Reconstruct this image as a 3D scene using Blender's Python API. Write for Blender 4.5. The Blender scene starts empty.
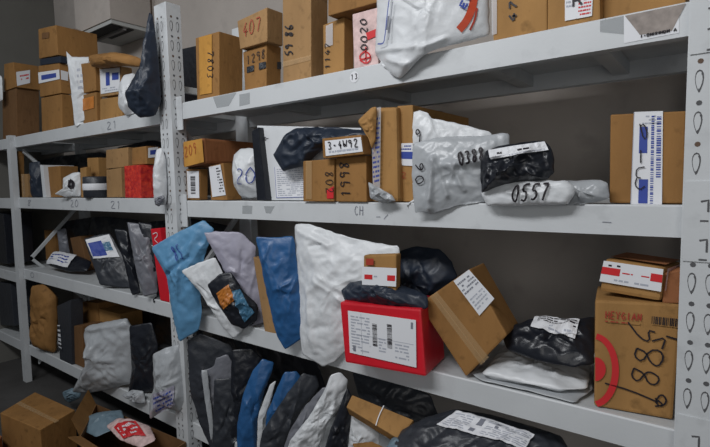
import bpy, bmesh, math, random
from mathutils import Vector, Matrix, noise
random.seed(7)
C = bpy.context.scene
col = C.collection
R = math.radians
V3 = Vector

# ------------------------------------------------------------------ camera
F = 484.6                      # focal length in pixels of the 710 x 447 frame
CAM = V3((0.0724, -1.354, 1.4604))
RIGHT = V3((0.79707892, 0.60356237, -0.01943341))
UP = V3((-0.03395424, 0.07692459, 0.99645859))
FWD = V3((-0.60291981, 0.79359629, -0.08180847))
cd = bpy.data.cameras.new('camera'); cam = bpy.data.objects.new('camera', cd); col.objects.link(cam)
cd.sensor_fit = 'HORIZONTAL'; cd.sensor_width = 36.0; cd.lens = 36.0 * F / 710.0; cd.clip_start = 0.02
m = Matrix((RIGHT, UP, -FWD)).transposed().to_4x4(); m.translation = CAM; cam.matrix_world = m
C.camera = cam

# ------------------------------------------------------------------ world, light, exposure
w = bpy.data.worlds.new('world'); C.world = w; w.use_nodes = True
w.node_tree.nodes['Background'].inputs[0].default_value = (0.80, 0.90, 1.0, 1)
w.node_tree.nodes['Background'].inputs[1].default_value = 0.10
def area(name, loc, target, sx, sy, power, colr):
    ld = bpy.data.lights.new(name, 'AREA'); ld.shape = 'RECTANGLE'; ld.size = sx; ld.size_y = sy
    ld.energy = power; ld.color = colr
    o = bpy.data.objects.new(name, ld); col.objects.link(o); o.location = loc
    o.rotation_euler = (V3(target) - V3(loc)).to_track_quat('-Z', 'Y').to_euler()
    return o
area('ceiling_lamp', (-1.0, -2.0, 3.15), (-1.1, 0.1, 1.2), 1.5, 0.4, 46, (0.97, 0.98, 1.0))
area('far_left_fill', (-3.4, -2.2, 3.3), (-3.2, 0.1, 1.4), 1.3, 0.35, 18, (0.92, 0.96, 1.0))  # added fill that brightens the left bays
area('front_fill_light', (0.9, -3.1, 1.7), (-0.5, 0.3, 1.2), 1.6, 1.8, 17, (1.0, 0.98, 0.95))  # unseen broad fill from the front, added to lift the shelf interiors
C.view_settings.view_transform = 'Standard'; C.view_settings.look = 'None'
C.view_settings.gamma = 1.0; C.view_settings.use_curve_mapping = False
C.view_settings.exposure = 0.0

# ------------------------------------------------------------------ materials
def nt(name):
    m = bpy.data.materials.new(name); m.use_nodes = True; t = m.node_tree
    return m, t, t.nodes['Principled BSDF']
def mottled(name, c, rough=0.6, var=0.12, scale=9.0, bump=0.1, bscale=60.0, spec=0.4, c2=None, metal=0.0, stretch=(1, 1, 1), dirt=0.0):
    m, t, b = nt(name); N = t.nodes; L = t.links
    tc = N.new('ShaderNodeTexCoord'); mp = N.new('ShaderNodeMapping'); mp.inputs['Scale'].default_value = stretch
    L.new(tc.outputs['Object'], mp.inputs['Vector'])
    n = N.new('ShaderNodeTexNoise'); n.inputs['Scale'].default_value = scale; n.inputs['Detail'].default_value = 6
    L.new(mp.outputs[0], n.inputs['Vector'])
    r = N.new('ShaderNodeValToRGB')
    r.color_ramp.elements[0].position = 0.3; r.color_ramp.elements[1].position = 0.72
    lo = c2 or tuple(x * (1 - var) for x in c); hi = tuple(min(1, x * (1 + var)) for x in c)
    r.color_ramp.elements[0].color = (*lo, 1); r.color_ramp.elements[1].color = (*hi, 1)
    L.new(n.outputs['Fac'], r.inputs['Fac'])
    out = r.outputs['Color']
    if dirt:
        n3 = N.new('ShaderNodeTexNoise'); n3.inputs['Scale'].default_value = scale * 3.1; n3.inputs['Detail'].default_value = 8
        L.new(tc.outputs['Object'], n3.inputs['Vector'])
        r3 = N.new('ShaderNodeValToRGB'); r3.color_ramp.elements[0].position = 0.58; r3.color_ramp.elements[1].position = 0.75
        L.new(n3.outputs['Fac'], r3.inputs['Fac'])
        mx = N.new('ShaderNodeMixRGB'); mx.inputs[2].default_value = (*[x * (1 - dirt) for x in c], 1)
        L.new(r3.outputs['Color'], mx.inputs[0]); L.new(out, mx.inputs[1]); out = mx.outputs[0]
    L.new(out, b.inputs['Base Color'])
    n2 = N.new('ShaderNodeTexNoise'); n2.inputs['Scale'].default_value = bscale; n2.inputs['Detail'].default_value = 5
    L.new(mp.outputs[0], n2.inputs['Vector'])
    bp = N.new('ShaderNodeBump'); bp.inputs['Strength'].default_value = bump; bp.inputs['Distance'].default_value = 0.01
    L.new(n2.outputs['Fac'], bp.inputs['Height']); L.new(bp.outputs[0], b.inputs['Normal'])
    b.inputs['Roughness'].default_value = rough; b.inputs['Metallic'].default_value = metal
    b.inputs['Specular IOR Level'].default_value = spec
    return m
def flat(name, c, rough=0.6, alpha=1.0, spec=0.3):
    m, t, b = nt(name)
    b.inputs['Base Color'].default_value = (*c, 1); b.inputs['Roughness'].default_value = rough
    b.inputs['Alpha'].default_value = alpha; b.inputs['Specular IOR Level'].default_value = spec
    return m
def card(name, c, var=0.16):
    return mottled(name, c, 0.75, var, 9.0, 0.2, 60.0, 0.2, stretch=(1, 1, 0.35), dirt=0.32)
def poly(name, c, rough=0.38, var=0.08, spec=0.5, bump=0.35, bscale=26.0, crinkle=0.42):
    """thin plastic film: small facets between sharp creases"""
    m = mottled(name, c, rough, var, 6.0, bump, bscale, spec)
    N = m.node_tree.nodes; L = m.node_tree.links; b = N['Principled BSDF']
    tc = [n for n in N if n.bl_idname == 'ShaderNodeTexCoord'][0]; b1 = [n for n in N if n.bl_idname == 'ShaderNodeBump'][0]
    ds = N.new('ShaderNodeTexNoise'); ds.inputs['Scale'].default_value = 7; ds.inputs['Detail'].default_value = 3
    L.new(tc.outputs['Object'], ds.inputs['Vector'])
    mx = N.new('ShaderNodeVectorMath'); mx.operation = 'MULTIPLY_ADD'; mx.inputs[1].default_value = (.16, .16, .16)
    L.new(ds.outputs['Color'], mx.inputs[0]); L.new(tc.outputs['Object'], mx.inputs[2])
    prev = b1
    for sc, st in ((4.5, crinkle), (11, crinkle * .7)):
        v = N.new('ShaderNodeTexNoise'); v.noise_type = 'RIDGED_MULTIFRACTAL'; v.normalize = False; v.inputs['Scale'].default_value = sc; v.inputs['Detail'].default_value = 1.5
        v.inputs['Roughness'].default_value = .35; v.inputs['Distortion'].default_value = .6
        L.new(mx.outputs[0], v.inputs['Vector'])
        bp = N.new('ShaderNodeBump'); bp.inputs['Strength'].default_value = st; bp.inputs['Distance'].default_value = .045 / sc
        L.new(v.outputs['Fac'], bp.inputs['Height']); L.new(prev.outputs[0], bp.inputs['Normal']); prev = bp
    L.new(prev.outputs[0], b.inputs['Normal'])
    return m
M = dict(
    kraft=card('kraft_cardboard', (0.285, 0.145, 0.048)), kraft_light=card('light_kraft_cardboard', (0.36, 0.195, 0.068)),
    kraft_pale=card('pale_cardboard', (0.34, 0.20, 0.088)), kraft_dark=card('dark_cardboard', (0.17, 0.088, 0.038)),
    kraft_yellow=card('taped_yellow_cardboard', (0.52, 0.26, 0.055)), kraft_red=card('reddish_cardboard', (0.30, 0.12, 0.05)),
    white=poly('white_poly', (0.66, 0.68, 0.70)), silver=poly('silver_poly', (0.40, 0.42, 0.44), 0.32),
    grey=poly('grey_poly', (0.17, 0.175, 0.20)), lilac=poly('lilac_grey_poly', (0.36, 0.35, 0.43)),
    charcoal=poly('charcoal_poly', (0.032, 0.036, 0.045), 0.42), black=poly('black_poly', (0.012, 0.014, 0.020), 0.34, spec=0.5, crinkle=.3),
    navy=poly('navy_poly', (0.020, 0.028, 0.045), 0.42, spec=0.4, bump=.15, crinkle=.22), blue=poly('blue_poly', (0.022, 0.10, 0.26), 0.4),
    sky=poly('sky_blue_poly', (0.11, 0.28, 0.47), 0.42), red=poly('red_poly', (0.62, 0.012, 0.025), 0.42, bump=0.15),
    redfoil=mottled('red_foil', (0.68, 0.06, 0.03), 0.3, 0.2, 45, 0.5, 90, 0.6, c2=(0.40, 0.008, 0.02)), paper=flat('paper_label', (0.74, 0.75, 0.78), 0.55),
    orange=poly('orange_print', (0.55, 0.19, 0.03), 0.4, var=0.4), teal=poly('teal_print', (0.06, 0.17, 0.28), 0.3),
    greenblue=poly('blue_grey_poly', (0.15, 0.22, 0.27), 0.5), paperpink=mottled('pink_print', (0.66, 0.48, 0.46), 0.6, 0.25, 40, 0.05),
    whitebox=mottled('white_board', (0.66, 0.68, 0.70), 0.6, 0.06, 8, 0.05),
    ink=flat('black_marker', (0.02, 0.016, 0.02), 0.5), inkgrey=flat('grey_print', (0.20, 0.21, 0.25), 0.6), inkfaint=flat('faint_print', (0.42, 0.44, 0.50), 0.6),
    inkblue=flat('blue_print', (0.045, 0.075, 0.33), 0.5), inkred=flat('red_print', (0.60, 0.03, 0.035), 0.5),
    inkbrown=flat('brown_red_print', (0.38, 0.05, 0.03), 0.5), rust=flat('orange_red_print', (0.50, 0.06, 0.02), 0.45),
    tape=flat('clear_packing_tape', (0.62, 0.42, 0.22), 0.22, 0.38, 0.6), tapewhite=flat('whitish_packing_tape', (0.60, 0.60, 0.62), 0.3, 0.55, 0.6),
    steel=mottled('painted_steel', (0.58, 0.60, 0.615), 0.48, 0.05, 5.0, 0.04, 120, 0.4, dirt=0.14),
    steel_in=mottled('deck_steel', (0.52, 0.54, 0.55), 0.5, 0.08, 6.0, 0.04, 120, 0.4, dirt=0.2),
    hole=flat('slot_shadow', (0.10, 0.10, 0.105), 0.8), holerust=flat('rusty_slot', (0.13, 0.085, 0.06), 0.8), seam=flat('carton_seam', (0.16, 0.085, 0.035), 0.8),
    brown_reflection=mottled('painted_brown_reflection', (0.30, 0.26, 0.235), 0.7, 0.25, 45, 0.05), smudge=flat('translucent_grey', (0.33, 0.35, 0.36), 0.6, 0.45),  # reflection in label holder painted brown; grey for patches and tape residue
)

# ------------------------------------------------------------------ view helpers: a sight line from the tripod meets a plane of the place
def ray(px, py):
    return (RIGHT * ((px - 355) / F) + UP * ((223.5 - py) / F) + FWD)
def at(px, py, axis, val):
    d = ray(px, py); i = 'XYZ'.index(axis)
    return CAM + d * ((val - CAM[i]) / d[i])
class Surf:
    """a plane (with an optional bulge over it) that carries labels and writing"""
    def __init__(s, O, U, V, N, h=None): s.O, s.U, s.V, s.N, s.h = O, U, V, N, h
    def ab(s, px, py):
        d = ray(px, py); t = (s.O - CAM).dot(s.N) / d.dot(s.N); p = CAM + d * t - s.O
        a, b = p.dot(s.U), p.dot(s.V)
        if s.h:
            hh = s.h(a, b); t = (s.O + s.N * hh - CAM).dot(s.N) / d.dot(s.N); p = CAM + d * t - s.O
            a, b = p.dot(s.U), p.dot(s.V)
        return a, b
    def pt(s, a, b, off=0.001):
        return s.O + s.U * a + s.V * b + s.N * (off + (s.h(a, b) if s.h else 0))
def plane(yaw, tilt, px, py, axis='Y', val=0.0):
    y, t = R(yaw), R(tilt)
    n = V3((math.sin(y) * math.cos(t), -math.cos(y) * math.cos(t), math.sin(t)))
    U = V3((math.cos(y), math.sin(y), 0)); V = n.cross(U)
    return Surf(at(px, py, axis, val), U, V, n)

def tag(o, label=None, cat=None, group=None, kind=None):
    if label: o['label'] = label
    if cat: o['category'] = cat
    if group: o['group'] = group
    if kind: o['kind'] = kind
    return o
def mk(name, verts, faces, mats, parent=None, mi=None, smooth=False, loc=None):
    me = bpy.data.meshes.new(name)
    verts = [V3(v) for v in verts]
    if parent is not None: org = ORG[parent.name]
    elif loc is not None: org = V3(loc)
    else:
        lo = [min(v[i] for v in verts) for i in range(3)]; hi = [max(v[i] for v in verts) for i in range(3)]
        org = V3(((lo[0] + hi[0]) / 2, (lo[1] + hi[1]) / 2, lo[2]))
    me.from_pydata([tuple(v - org) for v in verts], [], faces)
    for m_ in (mats if isinstance(mats, (list, tuple)) else [mats]): me.materials.append(m_)
    if mi: me.polygons.foreach_set('material_index', mi)
    if smooth: me.polygons.foreach_set('use_smooth', [True] * len(faces))
    me.update()
    o = bpy.data.objects.new(name, me); col.objects.link(o)
    if parent is not None: o.parent = parent
    else: o.location = org
    ORG[o.name] = org
    return o
ORG = {}
def empty(name, loc, label, cat, group=None):
    o = bpy.data.objects.new(name, None); col.objects.link(o); o.location = loc; o.empty_display_size = .05
    ORG[o.name] = V3(loc); return tag(o, label, cat, group)

# ------------------------------------------------------------------ stroke lettering (handwriting and print)
G = {
 '0': [[(.3,1),(.08,.8),(.05,.35),(.25,0),(.5,.15),(.55,.65),(.3,1)]],
 '1': [[(.15,.8),(.32,1),(.3,0)]],
 '2': [[(.08,.8),(.25,1),(.5,.85),(.42,.5),(.05,0),(.58,.03)]],
 '3': [[(.08,.92),(.35,1),(.5,.78),(.25,.55),(.52,.3),(.35,.02),(.05,.1)]],
 '4': [[(.4,1),(.05,.35),(.6,.38)],[(.42,.65),(.4,0)]],
 '5': [[(.5,.98),(.15,.95),(.1,.55),(.4,.58),(.52,.3),(.3,.02),(.05,.1)]],
 '6': [[(.45,1),(.12,.6),(.08,.2),(.3,0),(.52,.2),(.35,.45),(.1,.3)]],
 '7': [[(.05,.92),(.55,.98),(.3,.4),(.22,0)]],
 '8': [[(.5,.85),(.28,1),(.1,.8),(.45,.35),(.35,.03),(.1,.1),(.15,.4),(.5,.85)]],
 '9': [[(.5,.8),(.25,1),(.08,.75),(.28,.52),(.5,.75),(.42,0)]],
 'A': [[(0,0),(.3,1),(.6,0)],[(.12,.38),(.48,.38)]], 'B': [[(.08,0),(.08,1),(.45,.85),(.1,.52),(.55,.28),(.08,0)]],
 'C': [[(.55,.85),(.3,1),(.05,.5),(.3,0),(.55,.15)]], 'D': [[(.08,0),(.08,1),(.5,.75),(.5,.25),(.08,0)]],
 'E': [[(.55,1),(.08,1),(.08,0),(.55,0)],[(.08,.52),(.45,.52)]], 'G': [[(.55,.85),(.3,1),(.05,.5),(.3,0),(.55,.12),(.55,.45),(.32,.45)]],
 'H': [[(.08,0),(.08,1)],[(.55,0),(.55,1)],[(.08,.5),(.55,.5)]], 'I': [[(.3,0),(.3,1)]],
 'K': [[(.08,0),(.08,1)],[(.5,1),(.08,.45),(.55,0)]], 'M': [[(.02,0),(.08,1),(.3,.4),(.52,1),(.6,0)]],
 'N': [[(.08,0),(.08,1),(.52,0),(.52,1)]], 'O': [[(.3,1),(.05,.5),(.3,0),(.55,.5),(.3,1)]], 'P': [[(.08,0),(.08,1),(.5,.85),(.45,.5),(.08,.48)]],
 'R': [[(.08,0),(.08,1),(.5,.85),(.4,.5),(.08,.5)],[(.3,.5),(.55,0)]], 'S': [[(.5,.88),(.25,1),(.08,.75),(.5,.3),(.3,0),(.05,.12)]],
 'T': [[(0,1),(.6,1)],[(.3,1),(.3,0)]], 'U': [[(.08,1),(.1,.15),(.3,0),(.52,.15),(.55,1)]], 'V': [[(0,1),(.3,0),(.6,1)]],
 'W': [[(0,1),(.15,0),(.3,.7),(.45,0),(.6,1)]], 'X': [[(0,1),(.6,0)],[(.6,1),(0,0)]], 'Y': [[(0,1),(.3,.5),(.6,1)],[(.3,.5),(.3,0)]],
 'L': [[(.08,1),(.08,0),(.55,0)]], 'Z': [[(.05,1),(.55,1),(.05,0),(.55,0)]],
 '-': [[(.1,.5),(.5,.5)]], '/': [[(.05,0),(.55,1)]], '.': [[(.28,0),(.32,.06)]], ' ': [],
}
def ribbon(surf, polys, wid, off):
    """flat pen strokes on a surface; polys in surface metres"""
    vs, fs = [], []
    for pl in polys:
        pts = []
        for (a, b), (c, d) in zip(pl, pl[1:]):
            L = math.hypot(c - a, d - b); n = max(1, int(L / 0.006))
            for i in range(n): pts.append((a + (c - a) * i / n, b + (d - b) * i / n))
        pts.append(pl[-1])
        base = len(vs)
        for i, p in enumerate(pts):
            q0 = pts[max(0, i - 1)]; q1 = pts[min(len(pts) - 1, i + 1)]
            dx, dy = q1[0] - q0[0], q1[1] - q0[1]; L = math.hypot(dx, dy) or 1
            nx, ny = -dy / L * wid / 2, dx / L * wid / 2
            vs.append(surf.pt(p[0] + nx, p[1] + ny, off)); vs.append(surf.pt(p[0] - nx, p[1] - ny, off))
        for i in range(len(pts) - 1):
            k = base + 2 * i; fs.append((k, k + 1, k + 3, k + 2))
    return vs, fs
def smooth_poly(pl):
    if len(pl) < 3: return pl
    out = [pl[0]]
    for (a, b), (c, d) in zip(pl, pl[1:]):
        out += [(a * .75 + c * .25, b * .75 + d * .25), (a * .25 + c * .75, b * .25 + d * .75)]
    return out + [pl[-1]]
def text_polys(s, A, B, T, jit=0.04, curve=True):
    """A baseline start, B baseline end, T point above A at cap height (surface metres)"""
    n = len(s); ux, uy = (B[0] - A[0]) / (n * .8), (B[1] - A[1]) / (n * .8); vx, vy = T[0] - A[0], T[1] - A[1]
    out = []
    for i, ch in enumerate(s):
        for pl in G.get(ch, []):
            pl = [(x + random.uniform(-jit, jit) * 1.1, y + random.uniform(-jit, jit) * 1.1) for x, y in pl]
            if curve: pl = smooth_poly(pl)
            out.append([(A[0] + (i * .8 + .1 + x) * ux + y * vx, A[1] + (i * .8 + .1 + x) * uy + y * vy) for x, y in pl])
    return out
def write(parent, surf, s, A, B, T, wid=0.003, mat='ink', name='handwriting', jit=0.04, off=0.0016, label=None):
    """pixels for A, B, T: where the writing starts, ends, and its top"""
    a, b, t = surf.ab(*A), surf.ab(*B), surf.ab(*T)
    vs, fs = ribbon(surf, text_polys(s, a, b, t, jit, jit > .01), wid * (1.25 if mat == 'ink' else 1), off + (.004 if surf.h else 0))
    o = mk(name, vs, fs, M[mat], parent)
    if label: o['label'] = label
    return o
def strokes(parent, surf, pxpolys, wid=0.003, mat='ink', name='marker_stroke', off=0.0016, label=None):
    vs, fs = ribbon(surf, [smooth_poly([surf.ab(*p) for p in pl]) for pl in pxpolys], wid, off)
    o = mk(name, vs, fs, M[mat], parent)
    if label: o['label'] = label
    return o
def sticker(parent, surf, quad, mat='paper', content=(), name='shipping_label', off=0.0012, grid=None, label=None, metric=False):
    """quad: TL TR BR BL in pixels; content in unit coordinates (x right, y up): rect / bars / lines / text"""
    q = [p if metric else surf.ab(*p) for p in quad]
    TL, TR, BR, BL = q
    def uv(x, y):
        a = [BL[k] * (1 - x) * (1 - y) + BR[k] * x * (1 - y) + TR[k] * x * y + TL[k] * (1 - x) * y for k in (0, 1)]
        return a
    W_ = math.hypot(BR[0] - BL[0], BR[1] - BL[1]); H_ = math.hypot(TL[0] - BL[0], TL[1] - BL[1])
    vs, fs, mi, mats = [], [], [], [M[mat]]
    def mid(k):
        if M[k] not in mats: mats.append(M[k])
        return mats.index(M[k])
    st = 0.006 if surf.h else 9
    def rect(x0, y0, x1, y1, k, o):
        nx = max(1, int(abs(x1 - x0) * W_ / st)); ny = max(1, int(abs(y1 - y0) * H_ / st)); b0 = len(vs)
        for j in range(ny + 1):
            for i in range(nx + 1):
                a = uv(x0 + (x1 - x0) * i / nx, y0 + (y1 - y0) * j / ny); vs.append(surf.pt(a[0], a[1], o))
        for j in range(ny):
            for i in range(nx):
                p = b0 + j * (nx + 1) + i; fs.append((p, p + 1, p + nx + 2, p + nx + 1)); mi.append(k)
    if surf.h: off = max(off, .0045) + .002
    rect(0, 0, 1, 1, 0, off)
    o2 = off + 0.0008
    for c in content:
        kind = c[0]
        if kind == 'rect': rect(*c[1:5], mid(c[5]), o2)
        elif kind == 'bars':
            _, x0, y0, x1, y1, n, k = c
            for i in range(n):
                x = x0 + (x1 - x0) * i / n; rect(x, y0, x + (x1 - x0) / n * random.choice((.35, .55, .75)), y1, mid(k), o2)
        elif kind == 'vbars':
            _, x0, y0, x1, y1, n, k = c
            for i in range(n):
                y = y0 + (y1 - y0) * i / n; rect(x0, y, x1, y + (y1 - y0) / n * random.choice((.35, .55, .75)), mid(k), o2)
        elif kind == 'lines':
            _, x0, y0, x1, y1, n, k = c
            for i in range(n):
                y = y0 + (y1 - y0) * (i + .2) / n; x = x0
                while x < x1:
                    ww = random.uniform(.03, .14); e = min(x1, x + ww)
                    if random.random() < .8: rect(x, y, e, y + (y1 - y0) / n * .45, mid(k), o2)
                    x = e + .02
        elif kind == 'text':
            _, x0, y0, x1, y1, s, k, wd = c
            A, B, T = uv(x0, y0), uv(x1, y0), uv(x0, y1)
            v, f = ribbon(surf, text_polys(s, A, B, T, .01, False), wd, o2 + .0003); b0 = len(vs)
            vs.extend(v)
            for ff in f: fs.append(tuple(i + b0 for i in ff)); mi.append(mid(k))
    o = mk(name, vs, fs, mats, parent, mi)
    if label: o['label'] = label
    return o

# ------------------------------------------------------------------ carton
class Thing: pass
def carton(label, quad, pl, dep=None, xr=None, mat='kraft', base=None, name='cardboard_carton', cat='box', group=None, worn=0.0015, tape=None, seams=True, bev=0.004):
    """quad: front face TL TR BR BL in pixels on plane pl; dep = depth or xr = pixel column of the far right edge"""
    P = [pl.pt(*pl.ab(*q), 0) for q in quad]
    TL, TR, BR, BL = P
    N = pl.N
    if base is not None:
        for top, b in ((TL, BL), (TR, BR)):
            d = b - top
            if abs(d.z) > 1e-4: b += d * ((base - b.z) / d.z)
    if dep is None:
        p0 = TR - CAM; k = xr - 355
        dep = (F * RIGHT.dot(p0) - k * FWD.dot(p0)) / (F * RIGHT.dot(N) - k * FWD.dot(N))
        dep = max(.03, min(.5, abs(dep)))
    c8 = P + [p - N * dep for p in P]
    bm = bmesh.new(); v = [bm.verts.new(p) for p in c8]
    for f in ((0, 3, 2, 1), (4, 5, 6, 7), (0, 1, 5, 4), (3, 7, 6, 2), (1, 2, 6, 5), (0, 4, 7, 3)): bm.faces.new([v[i] for i in f])
    bmesh.ops.recalc_face_normals(bm, faces=bm.faces)
    bmesh.ops.bevel(bm, geom=list(bm.edges), offset=bev, segments=2, affect='EDGES', profile=.6)
    me_v = [x.co.copy() for x in bm.verts]; bm.verts.index_update()
    sd = V3((random.random() * 9, random.random() * 9, 0))
    me_v = [p + V3(noise.noise_vector(p * 9 + sd)) * worn for p in me_v]
    fs = [[x.index for x in f.verts] for f in bm.faces]
    bm.free()
    o = mk(name, me_v, fs, M[mat]); tag(o, label, cat, group)
    T = Thing(); T.o = o; T.dep = dep; T.P = P; off = worn
    def frame(o0, ux, vy):
        U = (ux - o0).normalized(); V = (vy - o0); V = (V - U * V.dot(U)).normalized(); return U, V
    U, V = frame(BL, BR, TL); off = worn + .0008; T.front = Surf(BL + N * off, U, V, U.cross(V)); T.w = (BR - BL).length; T.h = (TL - BL).length
    B2 = BR - N * dep; U, V = frame(BR, B2, TR); Nn = U.cross(V); T.right = Surf(BR + Nn * off, U, V, Nn)
    U, V = frame(TL, TR, TL - N * dep); Nn = U.cross(V); T.top = Surf(TL + Nn * off, U, V, Nn)
    if seams:   # the flap seam, along the top and down over the right end
        if random.random() < .6 or tape:
            s = T.right; y = T.h * .5
            mk('packing_tape', *_strip(T.top, 0.004, dep / 2 - .022, T.w - .004, dep / 2 + .022, .0008), M['tape'], o)
            mk('flap_seam', *_strip(T.top, 0.004, dep / 2 - .0012, T.w - .004, dep / 2 + .0012, .0012), M['seam'], o)
    if tape == 'front_v':
        mk('packing_tape', *_strip(T.front, T.w / 2 - .022, .003, T.w / 2 + .022, T.h - .003, .0006), M['tape'], o)
        mk('flap_seam', *_strip(T.front, T.w / 2 - .001, .003, T.w / 2 + .001, T.h - .003, .0010), M['seam'], o)
    if tape == 'front_h':
        mk('packing_tape', *_strip(T.front, .003, T.h / 2 - .022, T.w - .003, T.h / 2 + .022, .0006), M['tape'], o)
        mk('flap_seam', *_strip(T.front, .003, T.h / 2 - .001, T.w - .003, T.h / 2 + .001, .0010), M['seam'], o)
    if tape == 'side_v':
        mk('packing_tape', *_strip(T.right, dep / 2 - .022, .003, dep / 2 + .022, T.h - .003, .0006), M['tape'], o)
    return T
def _strip(s, a0, b0, a1, b1, off):
    return [s.pt(a0, b0, off), s.pt(a1, b0, off), s.pt(a1, b1, off), s.pt(a0, b1, off)], [(0, 1, 2, 3)]

# ------------------------------------------------------------------ poly mailer / bag
def bag(label, outline, pl, thick=0.04, mat='white', wr=0.006, name='poly_mailer', cat='parcel bag', group=None, freq=13.0, centre=None, back=0.5, creases=(), power=2.3, jag=0.0015, rnd=1, folds=9, hinge=None):
    """outline in pixels on plane pl; the bag bulges to both sides of that plane"""
    pts = [pl.ab(*p) for p in outline]
    pe = sum(math.hypot(outline[i][0] - outline[i - 1][0], outline[i][1] - outline[i - 1][1]) for i in range(len(outline)))
    n = int(max(48, min(140, pe / 2.4))); rings = int(max(12, min(34, pe / 11)))
    for _ in range(rnd):
        o2 = []
        for i, p in enumerate(pts):
            q = pts[(i + 1) % len(pts)]
            o2 += [(p[0] * .94 + q[0] * .06, p[1] * .94 + q[1] * .06), (p[0] * .06 + q[0] * .94, p[1] * .06 + q[1] * .94)]
        pts = o2
    per = [0]
    for i, p in enumerate(pts):
        q = pts[(i + 1) % len(pts)]; per.append(per[-1] + math.hypot(q[0] - p[0], q[1] - p[1]))
    bd = []
    k = 0
    for i in range(n):
        s = per[-1] * i / n
        while per[k + 1] < s: k += 1
        f = (s - per[k]) / max(1e-9, per[k + 1] - per[k]); p, q = pts[k], pts[(k + 1) % len(pts)]
        bd.append((p[0] + (q[0] - p[0]) * f, p[1] + (q[1] - p[1]) * f))
    if centre: c = pl.ab(*centre)
    else: c = (sum(p[0] for p in bd) / n, sum(p[1] for p in bd) / n)
    sd = V3((random.random() * 50, random.random() * 50, random.random() * 50))
    cr = [(pl.ab(*a), pl.ab(*b), amp, wd) for a, b, amp, wd in creases]
    ang = [math.atan2(p[1] - c[1], p[0] - c[0]) for p in bd]
    def rr(a, b):
        dx, dy = a - c[0], b - c[1]; best = 0
        for i in range(n):
            p, q = bd[i], bd[(i + 1) % n]
            ex, ey = q[0] - p[0], q[1] - p[1]
            den = dx * ey - dy * ex
            if abs(den) < 1e-12: continue
            t = ((p[0] - c[0]) * ey - (p[1] - c[1]) * ex) / den
            u = ((p[0] - c[0]) * dy - (p[1] - c[1]) * dx) / den
            if t > 1e-6 and -.001 <= u <= 1.001:
                best = max(best, 1 / t)
        return best
    size = max(math.hypot(p[0] - c[0], p[1] - c[1]) for p in bd)
    rl = random.Random(int(size * 1e5))
    lines = []
    for k_ in range(folds):
        i_ = rl.randrange(n); q_ = bd[i_]; an = math.atan2(q_[1] - c[1], q_[0] - c[0]) + rl.uniform(-.8, .8)
        L_ = size * rl.uniform(.25, .8)
        s_ = rl.uniform(.25, .95)
        p_ = (c[0] + (q_[0] - c[0]) * s_, c[1] + (q_[1] - c[1]) * s_)
        lines.append((p_, (p_[0] - math.cos(an) * L_, p_[1] - math.sin(an) * L_), wr * rl.uniform(.7, 1.7) * rl.choice((1, 1, -1)), rl.uniform(.05, .12) * size))
    def hf(a, b, r, side):
        e = max(0.0, 1 - r ** power)
        v = V3((a, b, side * .3))
        n1 = 1 - abs(noise.noise((v + sd) * freq)) * 2.2
        v2 = V3((a * 1.0 + b * .8, b * 1.2 - a * .9, 3.0 + side))
        n2 = 1 - abs(noise.noise((v2 + sd) * freq * 1.9)) * 2.4
        n3 = noise.noise((v + sd) * freq * .35)
        h = thick * (.40 if power > 3.5 else .5) * e ** (.7 if power > 3.5 else 1.0) * (1 + .5 * n3) + wr * (.8 * n1 + .5 * n2 - .45) * min(1, e * 3.0 + .22)
        for p, q, amp, wd in lines:
            ex, ey = q[0] - p[0], q[1] - p[1]; L2 = ex * ex + ey * ey
            t = ((a - p[0]) * ex + (b - p[1]) * ey) / L2
            if -.1 < t < 1.1:
                d = abs((a - p[0]) * ey - (b - p[1]) * ex) / math.sqrt(L2)
                if d < wd: h += amp * (1 - d / wd) ** 1.5 * max(0, 1 - abs(2 * t - 1) ** 3) * min(1, e * 3 + .3)
        for (p, q, amp, wd) in cr:
            L2 = (q[0] - p[0]) ** 2 + (q[1] - p[1]) ** 2
            t = max(0, min(1, ((a - p[0]) * (q[0] - p[0]) + (b - p[1]) * (q[1] - p[1])) / L2))
            d = math.hypot(a - p[0] - t * (q[0] - p[0]), b - p[1] - t * (q[1] - p[1]))
            h += amp * math.exp(-(d / wd) ** 2) * (1 if side > 0 else 0)
        return h
    if hinge:
        ah = pl.ab(hinge[0], hinge[1])[0]; hp = pl.pt(*pl.ab(hinge[0], hinge[1]), 0); y_ = R(hinge[2])
        n2 = V3((math.sin(y_), -math.cos(y_), 0)); u2 = V3((math.cos(y_), math.sin(y_), 0)); p2 = Surf(hp, u2, n2.cross(u2), n2)
    vs, fs = [], []
    def layer(side):
        idx = []
        for kx in range(rings + 1):
            r = (kx / rings) ** .8; row = []
            for i in range(n):
                p = bd[i]; a, b = c[0] + (p[0] - c[0]) * r, c[1] + (p[1] - c[1]) * r
                h = hf(a, b, r, side)
                hh = max(.0006, h) if side > 0 else -max(.0006, h * back * 2)
                if kx == 0 and i > 0: row.append(row[0]); continue
                if kx == rings:
                    a += noise.noise(V3((a, b, 1)) * 40 + sd) * jag * 2; b += noise.noise(V3((a, b, 5)) * 40 + sd) * jag * 2
                q = pl.O + pl.U * a + pl.V * b
                if hinge and a < ah:      # this side of the fold turns towards the aisle
                    d_ = q - CAM; q = CAM + d_ * ((p2.O - CAM).dot(p2.N) / d_.dot(p2.N)); vs.append(q + p2.N * hh)
                else: vs.append(q + pl.N * hh)
                row.append(len(vs) - 1)
            idx.append(row)
        for kx in range(rings):
            for i in range(n):
                j = (i + 1) % n; A, B, Cc, D = idx[kx][i], idx[kx + 1][i], idx[kx + 1][j], idx[kx][j]
                f = (A, B, Cc) if kx == 0 else (A, B, Cc, D)
                fs.append(f if side > 0 else f[::-1])
        return idx[-1]
    e1 = layer(1); e2 = layer(-1)
    for i in range(n):
        j = (i + 1) % n; fs.append((e1[i], e2[i], e2[j], e1[j]))
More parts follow.
